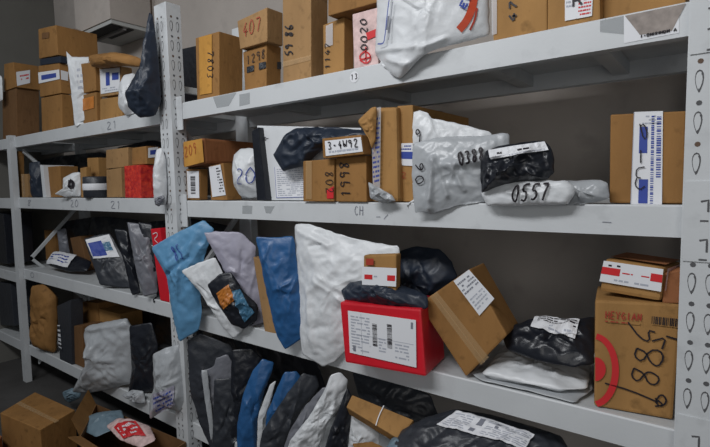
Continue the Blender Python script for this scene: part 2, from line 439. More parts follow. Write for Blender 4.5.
    cz = sum(v.z for v in vs) / len(vs); cx = sum(v.x for v in vs) / len(vs)
    below = [z for z in ((1.854, 1.396, 0.854, 0.29) if cx > -2.05 else (1.848, 1.4055, 0.8755, 0.29)) if z < cz]
    if below:                      # rests on the deck, or hangs down in front of the beam
        zd = below[0]
        for v in vs:
            if v.z < zd + .0015:
                if v.y < .035: v.y = min(v.y, -.002 - .004 * random.random())
                else: v.z = zd + .0015
    o = mk(name, vs, fs, M[mat], smooth=True); tag(o, label, cat, group)
    T = Thing(); T.o = o
    if hinge: T.flap = Surf(p2.O + p2.N * .030, p2.U, p2.V, p2.N)
    T.front = Surf(pl.O, pl.U, pl.V, pl.N, lambda a, b: max(.0006, hf(a, b, min(1, rr(a, b)), 1)) + .0015)
    return T

# ================================================================== the room
def quadmesh(name, vs, mat, kind='structure'):
    lo = mk(name, vs, [(0, 1, 2, 3)], mat, loc=(0, 0, 0)); lo['kind'] = kind; return lo
def boxv(x0, x1, y0, y1, z0, z1):
    v = [(x0, y0, z0), (x1, y0, z0), (x1, y1, z0), (x0, y1, z0), (x0, y0, z1), (x1, y0, z1), (x1, y1, z1), (x0, y1, z1)]
    return v, [(0, 3, 2, 1), (4, 5, 6, 7), (0, 1, 5, 4), (1, 2, 6, 5), (2, 3, 7, 6), (3, 0, 4, 7)]
wall_m = mottled('plaster_wall', (0.40, 0.362, 0.33), 0.85, 0.10, 2.5, 0.15, 30, 0.2, dirt=0.12)
wall_l = mottled('grey_side_wall', (0.16, 0.155, 0.14), 0.85, 0.10, 2.0, 0.12, 30, 0.2, dirt=0.1)
floor_m = mottled('concrete_floor', (0.075, 0.072, 0.07), 0.75, 0.2, 3.0, 0.1, 40, 0.3, dirt=0.2)
WY = 0.62; XL = -4.78; XR = 1.6; ZC = 3.7
def slab(name, *b, m): 
    o = mk(name, *boxv(*b), m, loc=(0, 0, 0)); o['kind'] = 'structure'; return o
slab('floor', XL - .1, XR, -3.2, WY + .1, -.1, 0, m=floor_m)
slab('wall_left', XL - .1, XL, -3.2, WY, 0, ZC, m=wall_l)
slab('wall_back', XL - .1, XR, WY, WY + .1, 0, ZC, m=wall_m)
slab('ceiling', XL - .1, XR, -3.2, WY + .1, ZC, ZC + .1, m=wall_l)

# ventilation box on the wall, its bottom grille seen from below
duct = mk('ventilation_duct', *boxv(-3.66, -3.16, .30, WY, 2.57, ZC), wall_m)
tag(duct, 'beige boxed duct coming down the wall with a dark slotted grille beneath', 'duct')
gv, gf = boxv(-3.65, -3.17, .31, WY - .01, 2.545, 2.57); g = mk('grille_frame', gv, gf, flat('grey_grille', (.40, .41, .40)), duct)
mk('air_slot', *boxv(-3.5, -3.19, .435, .475, 2.54, 2.5455), flat('dark_slot', (.006, .006, .007)), duct)
mk('air_slot', *boxv(-3.645, -3.19, .315, .395, 2.54, 2.5455), flat('dark_slot', (.006, .006, .007)), duct)
mk('louvre', *boxv(-3.64, -3.2, .405, .425, 2.53, 2.546), flat('louvre_grey', (.2, .2, .2)), duct)

# ================================================================== the steel rack
ZR = (1.854, 1.396, 0.854, 0.29); ZL = (1.848, 1.4055, 0.8755, 0.29); BH = 0.076; PW = 0.10; D = 0.47
rack = empty('shelving_rack', (-2, .2, 0), 'long white slotted steel shelving rack holding all the parcels', 'shelving')
def post(x0, lean, top, front=True, seed=0):
    """square slotted post; x0 = its right edge (the last post: left edge) at z 1.4"""
    y0, y1 = (-.03, .045) if front else (D - .045, D)
    v, f = boxv(x0, x0 + (.065 if seed == 3 else PW), y0, y1 if seed != 3 else .01, 0, top)
    v = [(x + lean * (z - 1.4), y, z) for x, y, z in v]
    mi = [0] * 6; vs = list(v); fs = list(f)
    rnd = random.Random(seed)
    def hole(pts, face, dark=1):
        b = len(vs); n = len(pts)
        for a, z in pts:
            if face == 'f': vs.append((x0 + a + lean * (z - 1.4), y0 - .0006, z))
            else: vs.append((x0 + PW + lean * (z - 1.4) + .0006, y0 + a, z))
        fs.append(tuple(range(b, b + n))); mi.append(dark)
    def ring(a, z, s, face, flip):
        """teardrop slot drawn as its shadowed rim"""
        out = []
        for k in range(14):
            t = 2 * math.pi * k / 14
            out.append((.0105 * math.sin(t) * (.25 + .75 * (.5 + .5 * math.cos(t)) ** .6), .025 * math.cos(t)))
        for k in range(14):
            p, q = out[k], out[(k + 1) % 14]
            thick = .68 if (p[0] > 0) == flip else .86
            hole([(a + p[0] * s, z + p[1] * s), (a + q[0] * s, z + q[1] * s), (a + q[0] * s * thick, z + q[1] * s * thick), (a + p[0] * s * thick, z + p[1] * s * thick)], face)
    def dot(a, z, r, face):
        hole([(a + r * math.cos(t * math.pi / 4), z + r * math.sin(t * math.pi / 4)) for t in range(8)], face, 2 if rnd.random() < .5 else 1)
    if front and seed != 3:
        z = .05
        while z < top - .06:
            for face, cols in (('f', (.023, .056)), ('r', (.022, .055))):
                for c_ in cols:
                    ring(c_, z, 1, face, True); dot(c_ + .001, z + .043, .0058, face)
            z += .09
    o = mk('upright_post', vs, fs, [M['steel'], M['hole'], M['holerust']], rack, mi)
    return o
post(0.0, .0, 2.4, seed=1); post(-2 - PW + .0, -.004, 2.315, seed=2); post(-4.14, .02, 1.86, seed=3)
for x, t in ((0.0, 2.4), (-2 - PW, 2.315), (-4 - PW, 1.86)): post(x, 0, t, False)
# faceted outer fold line and brace of every side frame
for x, t in ((0.05, 2.3), (-2.05, 2.2), (-4.05, 1.8)):
    z = .15; k = 0
    while z < t - .4:
        za, zb = (z, z + .4) if k % 2 == 0 else (z + .4, z)
        v, f = boxv(x - .012, x + .012, 0, 1, -.015, .015)
        v = [(a, .045 + b * (D - .09), za + (zb - za) * b + c) for a, b, c in v]
        mk('side_brace', v, f, M['steel_in'], rack); z += .4; k += 1
    mk('side_brace', *boxv(x - .012, x + .012, .045, D - .045, t - .28, t - .25), M['steel_in'], rack)
def beam(x0, x1, z, y0=0.0, y1=0.035, sag=0.0):
    """boxed beam with a stepped lip along its top"""
    prof = [(y0, z - BH), (y0, z - .004), (y0 + .003, z), (y0 + .012, z), (y0 + .012, z - .002), (y1, z - .002), (y1, z - BH)]
    vs, fs = [], []; nx = 8
    for i in range(nx + 1):
        x = x0 + (x1 - x0) * i / nx; s = -sag * math.sin(math.pi * i / nx)
        vs += [(x, y, q + s) for y, q in prof]
    n = len(prof)
    for i in range(nx):
        for k in range(n):
            fs.append((i * n + k, (i + 1) * n + k, (i + 1) * n + (k + 1) % n, i * n + (k + 1) % n))
    fs.append(tuple(range(n))[::-1]); fs.append(tuple(nx * n + k for k in range(n)))
    return mk('front_beam' if y0 < .1 else 'rear_beam', vs, fs, M['steel'], rack)
beams = {}
for x0, x1, zs, nm in ((-2, 0, ZR, 'R'), (-4.08, -2 - PW, ZL, 'L'), (-6, -4.14, (1.5 * 0 + 1.848, 1.40, .83, .29), 'F')):
    if nm == 'F': x0 = XL + .0
    for i, z in enumerate(zs):
        beams[nm, i] = beam(x0, x1, z)
        beam(x0, x1, z, D - .035, D)
        mk('deck_panel', *boxv(x0 + .001, x1 - .001, .013, D, z - .022, z - .001), M['steel_in'], rack)
        xs = [x1 - .2, x1 - .5, x1 - 1.0, x1 - 1.5]
        for x in xs:
            if x > x0: mk('cross_bar', *boxv(x - .022, x + .022, .035, D - .035, z - .062, z - .022), M['steel_in'], rack)
# hooked end plates of the right-hand beams, wrapped over the post front
for z in ZR[:3]:
    v, f = boxv(.004, .072, -.0335, -.030, z - .125 if z < 1.8 else z - .125, z + .055)
    p = mk('beam_connector', v, f, M['steel'], rack)
    s = Surf(V3((.004, -.0336, z - .125)), V3((1, 0, 0)), V3((0, 0, 1)), V3((0, -1, 0)))
    [mk('connector_slot', *ribbon(s, [q_], .004, .0008), M['hole'], p) for q_ in ([(.030, .135), (.044, .138), (.044, .112)], [(.030, .048), (.044, .051), (.044, .022)], [(.03, .092), (.045, .092)], [(.03, .005), (.045, .005)])]
    mk('beam_connector', *boxv(-2.0, -1.955, -.005, -.0005, z - .125, z + .03), M['steel'], rack)

# marks on the beams
SB = Surf(V3((0, 0, 0)), V3((1, 0, 0)), V3((0, 0, 1)), V3((0, -1, 0)))
def metric_on(parent, surf, *a, **k): return sticker(parent, surf, *a, **k)
bR0, bR1, bR2 = beams['R', 0], beams['R', 1], beams['R', 2]
def disc(surf, px, py, r, mat, parent, name):
    a, b = surf.ab(px, py)
    vs = [surf.pt(a + r * math.cos(t * math.pi / 8), b + r * math.sin(t * math.pi / 8), .0012) for t in range(16)]
    return mk(name, vs, [tuple(range(16))], M[mat], parent)
st = disc(SB, 354.5, 77, .019, 'paper', rack, 'round_number_sticker')
write(st, SB, '13', (350.5, 80), (358.5, 79), (350.5, 74.5), .0025, 'ink', 'number', off=.002)
write(rack, SB, '1', (180, 116), (184.5, 115), (180, 109), .004, 'inkgrey', 'beam_mark')
sticker(rack, SB, ((239.5, 94.5), (250, 92.5), (250, 104), (239.5, 106.5)), 'smudge', name='grey_patch')  # translucent grey patch on the beam face
sticker(rack, SB, ((213, 97), (237, 92), (229, 106), (217, 108)), 'smudge', name='grey_patch')  # grey patch tapering down the beam face
sticker(rack, SB, ((242.5, 205.5), (252.5, 205.6), (252, 214), (242.5, 213.8)), 'smudge', name='grey_patch')  # tape residue
sticker(rack, SB, ((264, 206), (275, 206), (271, 213.5), (266, 213)), 'smudge', name='grey_patch')  # wedge of tape residue
sticker(rack, SB, ((600, 20.5), (624, 15.8), (624, 34.5), (600, 32)), 'smudge', name='grey_patch')
lab = sticker(rack, SB, ((624, 15.8), (679, 4.5), (679, 33), (624, 43.5)), 'paper', name='beam_label')
sticker(lab, SB, ((625, 16), (686, 3.5), (672, 31), (640, 35)), 'brown_reflection', name='painted_reflection', off=.002)  # brown reflection in the clear label holder, painted as a patch
write(lab, SB, 'I-0HMMHDH A', (640, 38.2), (677, 31.0), (640, 35.4), .0022, 'ink', 'print', jit=.01, off=.003)
for px, t in ((357, '-/'), (378, 'O')): pass
write(rack, SB, 'CH', (354, 215), (364, 215.4), (354, 205.5), .0028, 'inkgrey', 'beam_mark')
write(rack, SB, '-/', (375, 219), (390, 219), (375, 214.5), .002, 'inkgrey', 'beam_mark')
write(rack, SB, '-', (598, 224), (616, 225), (598, 219), .002, 'inkgrey', 'beam_mark')
write(rack, SB, '8', (27, 206), (32, 206), (27, 200), .004, 'inkgrey', 'beam_mark')
write(rack, SB, '20', (70, 207), (79, 207), (70, 200), .004, 'inkgrey', 'beam_mark')
write(rack, SB, '21', (110, 208.5), (122, 208.8), (110, 201), .004, 'inkgrey', 'beam_mark')
write(rack, SB, '21', (106, 130), (118, 128), (106, 122.5), .004, 'inkgrey', 'beam_mark')
write(rack, SB, '0', (30, 277.5), (35, 278.5), (30, 272), .004, 'inkgrey', 'beam_mark')

# ================================================================== top shelf, right bay
def PY(y=.03, yaw=0, tilt=0, px=400, py=200): return plane(yaw, tilt, px, py, 'Y', y)
def PZ(z, yaw=0, tilt=0, px=400, py=200): return plane(yaw, tilt, px, py, 'Z', z)
B1 = ZR[0] + .002
carton('black box deep behind the 7803 carton on the top shelf', ((176, 50), (204, 44), (204, 96), (176, 100)), PY(.30), dep=.1, mat='black', name='black_box', seams=False, base=B1)
c = carton('kraft carton with yellow tape and 7803 written down its front', ((195.5, 38), (219, 31), (219, 96), (197, 100)), PY(.03), xr=243, mat='kraft', base=B1, group='cartons on the top shelf')
sticker(c.o, c.front, ((199, 37.5), (212, 34), (212, 93), (200, 95)), 'kraft_yellow', name='yellow_tape')
write(c.o, c.front, '7803', (208, 50), (207, 79), (214, 50), .004, 'ink')
low = carton('small square carton with two black tape patches under the 407 box', ((243, 52), (266.5, 43), (266.5, 90), (245, 94)), PY(.04), xr=281, mat='kraft', base=B1, group='cartons on the top shelf')
sticker(low.o, low.front, ((247, 67), (254, 65), (254, 71), (247, 73)), 'black', name='black_tape')
sticker(low.o, low.front, ((259, 63), (266, 61.5), (266, 68), (259, 70)), 'black', name='black_tape')
sticker(low.o, low.right, ((277, 62), (281, 62), (281, 69), (277, 69)), 'black', name='black_tape')
write(low.o, low.front, '1298', (246, 65), (266, 58), (246, 56), .003, 'ink')
up = carton('kraft carton marked 407 stacked on the black-taped small box', ((237, 21), (267, 7), (267, 41.5), (240, 49)), PY(.02), xr=283, mat='kraft_pale', group='cartons on the top shelf')
write(up.o, up.front, '407', (242, 38), (262, 30), (242, 24), .004, 'inkbrown')
c = carton('tall kraft carton marked 59 86 rising out of the top of the photo', ((282.5, -22), (311, -34), (311, 76), (283, 82)), PY(.03), xr=328, mat='kraft_pale', base=B1, group='cartons on the top shelf')
write(c.o, c.front, '59 86', (293, 56), (293, 24), (285, 56), .0045, 'ink')
sticker(c.o, c.front, ((283, 62), (311, 55), (311, 60), (283, 67)), 'tape', name='packing_tape')
c = carton('taped kraft carton with vertical marker writing beneath an overhanging box', ((323, 25), (344, 17), (344, 72), (323, 77)), PY(.05), xr=354, mat='kraft_light', base=B1, group='cartons on the top shelf')
write(c.o, c.front, '1147', (330, 70), (330, 42), (325, 70), .003, 'ink')
sticker(c.o, c.front, ((326, 26), (333, 23), (333, 45), (326, 47)), 'tapewhite', name='packing_tape')
pr = carton('white printed parcel with red circled marks beside the bulky white sack', ((352.5, 14), (378, 7), (378, 63), (354, 69)), PY(.02), dep=.12, mat='paperpink', base=B1, group='cartons on the top shelf', seams=False)
strokes(pr.o, pr.front, [[(360, 60), (366, 64), (371, 60), (370, 54), (365, 51), (360, 55), (360, 60), (371, 57)], [(366, 47), (366, 62)]], .005, 'inkred', 'red_print')
sticker(pr.o, pr.front, ((366, 33), (376, 29), (377, 36), (368, 40)), 'inkred', name='red_stamp')
write(pr.o, pr.front, '0020', (368, 52), (367, 18), (361, 51), .0035, 'ink')
c = carton('kraft box lying across the writing-marked carton and printed parcel', ((328, -12), (378, -26), (378, 2), (328, 16)), PY(.01), dep=.25, mat='kraft', group='cartons on the top shelf')
B = bag('bulky white sack with orange stripe logo bulging over the top beam', ((377, -30), (425, -45), (478, -50), (488, -10), (490, 35), (468, 41), (440, 48), (430, 51.5), (420, 58), (407, 72), (400, 79), (393, 76), (384, 66), (375, 54), (377, 20)), PY(-.04, 24, 0, 425, 30), .06, 'white', .004, 'poly_sack', creases=[((392, 60), (412, 66), .010, .008), ((380, 52), (418, 48), .010, .006), ((426, 48), (445, 40), .012, .008)], back=.25, freq=9, power=4.5, hinge=(425, 30, -14), centre=(425, 10))
strokes(B.o, B.front, [[(459, 30), (466, 22), (471, 12), (474, 0), (474, -10)]], .022, 'rust', 'orange_stripe')
strokes(B.o, B.front, [[(470, 30), (475, 20), (477, 8)]], .006, 'inkbrown', 'orange_stripe')
write(B.o, B.front, 'EX', (459, 8), (468, -10), (464, 11), .006, 'inkblue', 'blue_print', jit=.01)
strokes(B.o, B.flap, [[(378, 44), (383, 44), (385, 40), (388, 10), (391, -10)]], .004, 'inkblue', 'label_outline')
strokes(B.o, B.flap, [[(387, 30), (389, 16)]], .009, 'inkgrey', 'printed_line')
strokes(B.o, B.flap, [[(389, 40), (393, 2)]], .003, 'inkgrey', 'printed_line')
c = carton('scuffed kraft carton with large marker scrawl right of the white sack', ((491, -30), (547, -42), (547, 24.5), (493, 37)), PY(.02), dep=.2, mat='kraft_light', base=B1, group='cartons on the top shelf', seams=False)
write(c.o, c.front, '470', (517, 24), (517, -14), (509, 24), .004, 'ink')
sticker(c.o, c.front, ((491.5, -20), (497, -21), (497, 34), (492, 35)), 'tapewhite', name='packing_tape')
c = carton('kraft carton with white and red label at the top beam middle right', ((547.5, -40), (600, -50), (600, 13), (547.5, 24)), PY(.022), dep=.2, mat='kraft_light', base=B1, group='cartons on the top shelf', seams=False)
sticker(c.o, c.front, ((565, -20), (594, -24), (592, 16), (565, 21)), 'paper', [('lines', .5, .05, .95, .5, 5, 'inkred'), ('lines', .05, .3, .45, .9, 6, 'inkfaint')])
write(c.o, c.front, 'R', (571, 8), (584, 4), (571, -4), .004, 'ink', off=.004)
c = carton('wide kraft carton at the right end of the top shelf', ((601, -50), (686, -68), (686, 4), (603, 14)), PY(.06), dep=.3, mat='kraft_light', base=B1, group='cartons on the top shelf')

# ================================================================== second shelf, right bay
B2 = ZR[1] + .002
c = carton('long kraft box with yellow taped end marked 209 lying on two small cartons', ((182, 142), (203, 137.5), (205, 163), (183, 168)), PY(.0, 4, 0, 200, 160), dep=.36, mat='kraft_red', group='parcels on the second shelf', worn=.004, bev=.012)
sticker(c.o, c.front, ((184, 142), (202.5, 138.5), (204.5, 162), (185, 167)), 'kraft_yellow', name='yellow_tape', off=.003)
write(c.o, c.front, '209', (185, 158), (198, 153), (184.5, 147), .003, 'inkbrown', off=.006)
c = carton('narrow carton with barcode label beside the middle post', ((186, 169), (200, 169), (200, 199), (187, 199)), PY(.03), xr=208, mat='kraft', base=B2, group='parcels on the second shelf')
sticker(c.o, c.front, ((187, 171), (199, 171), (199.5, 198), (188, 198)), 'paper', [('vbars', .3, .15, .7, .85, 12, 'ink')])
c = carton('small carton with tilted white label next to the white round bag', ((209, 166), (223, 163), (227, 200), (211, 200)), PY(.03), xr=238, mat='kraft', base=B2, group='parcels on the second shelf')
sticker(c.o, c.front, ((209, 167), (220.5, 164.5), (226, 195), (212.5, 197)), 'paper', [('lines', .6, .1, .95, .95, 9, 'ink')])
g = bag('round white poly bag marked 20 between small carton and black folder', ((234, 155), (240, 149), (250, 148), (259, 150), (262, 170), (262, 196), (250, 198), (240, 196), (234, 186), (232, 170)), PY(.05, 15, 0, 245, 199), .10, 'white', .005, 'poly_bag', group='parcels on the second shelf', back=.3)
write(g.o, g.front, '20', (238, 184), (254, 184), (238, 168), .004, 'inkblue')
c = carton('thin black folder standing on edge left of the big white flat box', ((251.5, 131), (258, 127), (266, 203), (257, 203)), PY(.02), dep=.30, mat='black', name='black_folder', cat='folder', seams=False, worn=.0005, base=B2)
c = carton('large flat white box with blue printed form and black bag leaning on it', ((257, 125.5), (361, 128), (360, 199), (267, 203)), PY(.05, 8, 0, 266, 203), dep=.035, mat='whitebox', name='white_flat_box', seams=False, worn=.0006, base=B2, bev=.002)
sticker(c.o, c.front, ((274, 167), (310, 165), (309, 197), (276, 198)), 'paper', [('lines', .08, .05, .95, .95, 14, 'inkfaint'), ('rect', .02, .0, .03, 1, 'inkblue'), ('rect', .02, .0, 1, .015, 'inkblue')])
write(c.o, c.front, '200-', (260, 141.5), (269, 140), (260, 138), .002, 'ink')
bag('crumpled black plastic bag draped over the white flat box', ((273, 155), (279, 145), (285, 134), (296, 128), (318, 127), (345, 128), (371, 131), (372, 142), (345, 144), (326, 148), (315, 156), (305, 166), (290, 170), (283, 171)), PY(.015, 8, 0, 290, 170), .08, 'navy', .010, 'plastic_bag', freq=11, back=.15)
c = carton('small kraft carton with a red corner before the white flat box', ((303, 161), (334, 158.5), (334, 199), (303, 199)), PY(-.012), dep=.10, mat='kraft', base=B2, group='parcels on the second shelf')
write(c.o, c.front, '802', (325, 170), (326, 194), (333, 170), .0025, 'ink')
sticker(c.o, c.front, ((327, 190), (333.7, 186), (333.7, 198.5), (327, 198.5)), 'inkred', name='red_corner')
sticker(c.o, c.front, ((306, 161), (312, 161), (312, 199), (306, 199)), 'tape', name='packing_tape')
c = carton('kraft carton marked 998 between the red-cornered carton and crumpled box', ((336, 158), (366, 155.5), (366.5, 200), (336, 200)), PY(-.01), dep=.14, mat='kraft', base=B2, group='parcels on the second shelf')
write(c.o, c.front, '1998', (351, 198), (349, 160), (341, 198), .0035, 'ink')
c = carton('flat kraft box with white label lying on the 998 carton', ((322, 138.5), (361, 134.5), (364, 154), (323, 158.5)), PY(-.045), xr=369, mat='kraft', group='parcels on the second shelf', seams=False)
sticker(c.o, c.front, ((325, 141), (361, 137), (363, 151.5), (326, 156)), 'paper', [('lines', .1, .1, .9, .4, 1, 'inkfaint')])
write(c.o, c.front, '3-4W92', (328, 150), (359, 146.5), (327.5, 142.5), .003, 'ink', off=.004)
c = carton('crumpled kraft box wrapped with plastic film beside the 998 carton', ((371, 107), (396, 106), (398, 201), (372, 199)), PY(.0), dep=.2, mat='kraft_light', name='crumpled_carton', group='parcels on the second shelf', worn=.008, bev=.012, base=B2)
sticker(c.o, c.front, ((372, 109), (382, 107), (381, 190), (374, 192)), 'tapewhite', [('lines', .1, .1, .9, .9, 14, 'inkblue')], name='printed_film', off=.006)
f = bag('torn flap of kraft paper sticking out of the crumpled box', ((358, 121), (371, 107), (377, 106), (376, 140), (372, 150), (368, 138)), PY(-.03, 15, 0, 371, 140), .02, 'kraft_light', .004, 'paper_flap', 'wrapping', freq=20)
f = bag('clear plastic film bunched at the foot of the crumpled box', ((368, 182), (376, 186), (392, 195), (396, 201), (382, 203), (370, 198)), PY(-.04, 10, 0, 380, 200), .03, 'silver', .008, 'plastic_film', 'wrapping', freq=30)
c = carton('tall kraft carton banded with blue and white printed tape', ((397, 106), (413, 105), (413, 204), (398, 203)), PY(.03), xr=469, mat='kraft_light', base=B2, group='parcels on the second shelf')
sticker(c.o, c.front, ((397.3, 143.5), (413, 143), (413, 166), (397.3, 165)), 'paper', [('rect', 0, .3, 1, .62, 'inkblue'), ('lines', .1, .68, .9, .95, 2, 'inkblue')], name='printed_tape')
write(c.o, c.front, '2', (399, 178), (408, 178), (399, 172), .002, 'inkbrown')
wb = bag('white poly mailer marked with upright numbers behind the silver bag', ((411, 122), (413, 112), (420, 110), (428, 113), (432, 118), (460, 124), (490, 132), (500, 150), (498, 200), (430, 208), (414, 208), (411, 190)), PY(.035, 12, 0, 414, 205), .04, 'white', .005, group='parcels on the second shelf')
write(wb.o, wb.front, '9', (413.5, 142), (423, 142), (413.5, 129), .0035, 'ink')
c = bag('silver grey poly mailer marked 0388 sagging over the second beam', ((413, 143), (440, 137), (475, 136), (509, 133), (511, 160), (500, 190), (486, 202), (460, 205), (431, 214), (424, 212), (415, 213), (412, 180)), PY(-.035, 14, 0, 420, 212), .04, 'silver', .0035, group='parcels on the second shelf', creases=[((434, 160), (430, 208), .016, .010), ((436, 160), (448, 195), .010, .008), ((450, 165), (500, 158), .012, .012), ((455, 170), (465, 190), .008, .008)])
write(c.o, c.front, '0388', (459, 166), (486, 160), (457, 153), .0045, 'ink')
write(c.o, c.front, '06', (424, 186), (424, 160), (416, 186), .003, 'ink')
k = bag('shiny black plastic parcel with white address label on the white 0557 pack', ((481, 160), (486, 150), (500, 146), (544, 140), (551, 146), (555, 160), (554, 172), (548, 180), (520, 182), (492, 188), (482, 193), (480, 176)), PY(-.04, 6, 0, 520, 183), .08, 'black', .011, 'plastic_parcel', 'parcel', freq=20, back=.2)
sticker(k.o, k.front, ((489, 150), (545, 141.5), (549, 150), (492, 159.5)), 'paper', [('lines', .15, .3, .75, .75, 1, 'ink'), ('lines', .05, .05, .95, .25, 1, 'inkfaint')], off=.004)
def slabbag(label, top, z0, h, mat, yaw=0, wr=.004, group=None, **kw):
    """soft packet lying flat: outline of its top seen on the plane z0 + h"""
    return bag(label, top, plane(yaw, 90, *top[0], 'Z', z0 + h * .5), h, mat, wr, back=.5, group=group, power=5, **kw)
k = bag('flat white poly packet marked 0557 lying on the second shelf', ((481, 194), (490, 183), (520, 180), (566, 180.5), (574, 186), (575, 194), (568, 204), (520, 206), (487, 206)), PY(-.03, 0, 0, 520, 205), .05, 'white', .003, group='parcels on the second shelf', power=6, back=.3)
write(k.o, k.front, '0557', (511, 202), (549, 200), (514, 185), .0042, 'ink')
bag('grey crumpled tail end of a packet against the blue-taped carton', ((564, 181), (600, 179.5), (609, 184), (609, 199), (590, 203), (568, 205), (573, 193)), PY(.02, -6, 0, 590, 203), .05, 'silver', .006, group='parcels on the second shelf', back=.4)
c = carton('kraft carton with vertical blue and white label against the right post', ((610, 114.5), (686, 110.5), (684.5, 206), (609.5, 204.5)), PY(.05), dep=.2, mat='kraft', base=B2, group='parcels on the second shelf', seams=False)
for x in (620, 645, 668, 678): sticker(c.o, c.front, ((x, 114), (x + 1, 114), (x + 1, 204), (x, 204)), 'kraft_dark', name='corrugation_line') if False else None
lb = sticker(c.o, c.front, ((634, 112), (663, 111), (662, 205.5), (630.5, 205)), 'paper', [('rect', .22, .56, .5, .84, 'inkblue'), ('rect', .25, .02, .55, .28, 'inkblue'), ('vbars', .62, .02, .72, .96, 40, 'inkblue'), ('vbars', .8, .3, .95, .96, 26, 'inkblue'), ('lines', .3, .86, .9, .97, 3, 'inkfaint'), ('rect', 0, .0, .02, 1, 'inkfaint')])
strokes(lb, c.front, [[(640, 124), (644, 140), (648, 136), (645, 124), (640, 126)], [(641, 150), (641, 163)], [(645, 167), (637, 168), (636, 177), (641, 178)], [(637, 178), (635, 185), (640, 190), (645, 186)]], .0028, 'ink', 'handwriting', .005)

# ================================================================== third shelf, right bay
B3 = ZR[2] + .002
bl = bag('sky blue poly mailer hanging off the shelf end before the middle post', ((151, 247.5), (178, 232), (204, 220), (214, 229), (209, 243), (203, 262), (200, 290), (202, 312), (199, 330), (179, 342), (172, 312), (167, 277)), PY(-.07, 25, 0, 190, 335), .06, 'sky', .006, group='mailers on the third shelf', creases=[((168, 275), (192, 255), -.014, .008), ((200, 225), (190, 250), .008, .02)])
write(bl.o, bl.front, '85', (176, 262), (186, 258), (170, 247), .004, 'inkblue')
a = bag('white glossy mailer with a printed dark picture leaning on the blue mailer', ((181, 271), (198, 263), (215, 257), (226, 280), (243, 312), (243, 330), (234, 339), (222, 326), (208, 305), (200, 292)), PY(-.03, 28, 0, 236, 336), .03, 'white', .006, group='mailers on the third shelf', freq=16)
b_ = bag('lilac grey poly mailer with its pointed lower corner between blue bags', ((203.5, 233), (214, 231.5), (240, 232), (256, 246), (255, 262), (262, 296), (265, 322), (256, 326), (240, 302), (222, 266)), PY(.04, 35, 0, 258, 322), .03, 'lilac', .004, group='mailers on the third shelf')
d = bag('dark clear-front mailer showing orange and blue goods below the lilac mailer', ((207, 285), (220, 274), (231, 272), (244, 292), (258, 305), (257, 320), (244, 329), (232, 325), (218, 305)), PY(-.045, 28, 0, 240, 328), .04, 'black', .007, group='mailers on the third shelf', freq=20)
sticker(d.o, d.front, ((217, 293), (229, 284), (236, 299), (224, 309)), 'orange', name='orange_print', off=.003)
sticker(d.o, d.front, ((232, 291), (240, 289), (255, 312), (245, 322)), 'teal', name='teal_print', off=.003)
c = carton('tan carton standing on edge between the lilac mailer and blue mailer', ((253, 257), (262, 260), (278, 334), (265, 334)), PY(.0), dep=.16, mat='kraft_pale', group='mailers on the third shelf', seams=False)
bag('deep blue poly mailer standing left of the big white mailer', ((255.5, 237), (275, 237.5), (294, 236), (297, 265), (301, 290), (305, 336), (285, 350), (276, 334), (266, 290)), PY(-.06, 28, 0, 285, 348), .05, 'blue', .005, group='mailers on the third shelf', creases=[((270, 245), (264, 262), .008, .006)])
bag('big white poly mailer leaning behind the red box', ((295, 224), (310, 224), (330, 231), (352, 238), (375, 243), (400, 246), (398, 300), (370, 330), (345, 352), (334, 362), (323, 367), (302, 354), (300, 330), (299, 292), (295, 252)), PY(-.03, 7, 3, 325, 364), .06, 'white', .006, group='mailers on the third shelf', creases=[((313, 246), (324, 244), -.012, .005), ((300, 230), (330, 245), .010, .012), ((310, 290), (316, 350), .010, .015)])
bag('small black bag squashed between the red box and labelled carton', ((341, 291), (350, 282), (365, 280), (400, 284), (428, 296), (428, 309), (400, 309), (372, 306), (345, 301)), PY(-.06, 4, 20, 380, 308), .07, 'navy', .008, 'plastic_bag', freq=20, back=.3)
bag('large black plastic bag behind the tilted kraft carton', ((396, 252), (415, 246), (440, 249), (452, 262), (458, 277), (440, 300), (430, 325), (410, 325), (400, 300)), PY(.20, 0, 0, 430, 320), .12, 'navy', .008, 'plastic_bag', freq=12, back=.4)
c = carton('little kraft carton with white and red label perched above the red box', ((363, 255), (396, 254), (395.5, 294), (363, 291)), PY(-.07), xr=401, mat='kraft_light', group='red-labelled small cartons', worn=.003, seams=False, bev=.006)
sticker(c.o, c.front, ((362.3, 266.5), (397, 268), (396.5, 286.5), (362.5, 284.5)), 'paper', [('rect', .08, .32, .32, .58, 'inkred'), ('rect', .75, .3, .97, .6, 'inkred'), ('lines', .36, .42, .7, .6, 1, 'inkfaint')], off=.003)
sticker(c.o, c.front, ((366.5, 258.5), (374, 258.5), (374, 265), (366.5, 265)), 'inkbrown', name='red_print', off=.003)
r = carton('bright red parcel box with large white waybill on the third shelf', ((339.5, 302), (421, 309), (426, 377), (345, 362.5)), plane(8.6, 0, 345, 362.5, 'Z', B3), dep=.19, mat='red', name='red_parcel_box', seams=False, bev=.008, worn=.002, base=B3)
sticker(r.o, r.front, ((348, 310.5), (416, 320), (416.5, 367.5), (350, 352.5)), 'paper', [('vbars', .37, .28, .44, .80, 22, 'ink'), ('vbars', .59, .30, .66, .84, 22, 'ink'), ('lines', .04, .08, .33, .92, 12, 'inkfaint'), ('lines', .46, .1, .57, .5, 6, 'inkfaint'), ('lines', .7, .1, .9, .45, 5, 'inkfaint'), ('rect', .93, .8, .96, .94, 'inkgrey'), ('rect', .03, .47, .97, .48, 'inkfaint'), ('rect', .2, .03, .205, .97, 'inkfaint'), ('rect', .06, .06, .10, .2, 'inkgrey')], name='waybill')
c = carton('tilted kraft carton with white label leaning over the red box', ((418.5, 304), (470, 268.5), (507, 335), (466, 377)), plane(4, 0, 466, 377, 'Z', B3 + .002), dep=.13, mat='kraft', name='tilted_carton', seams=False, bev=.006)
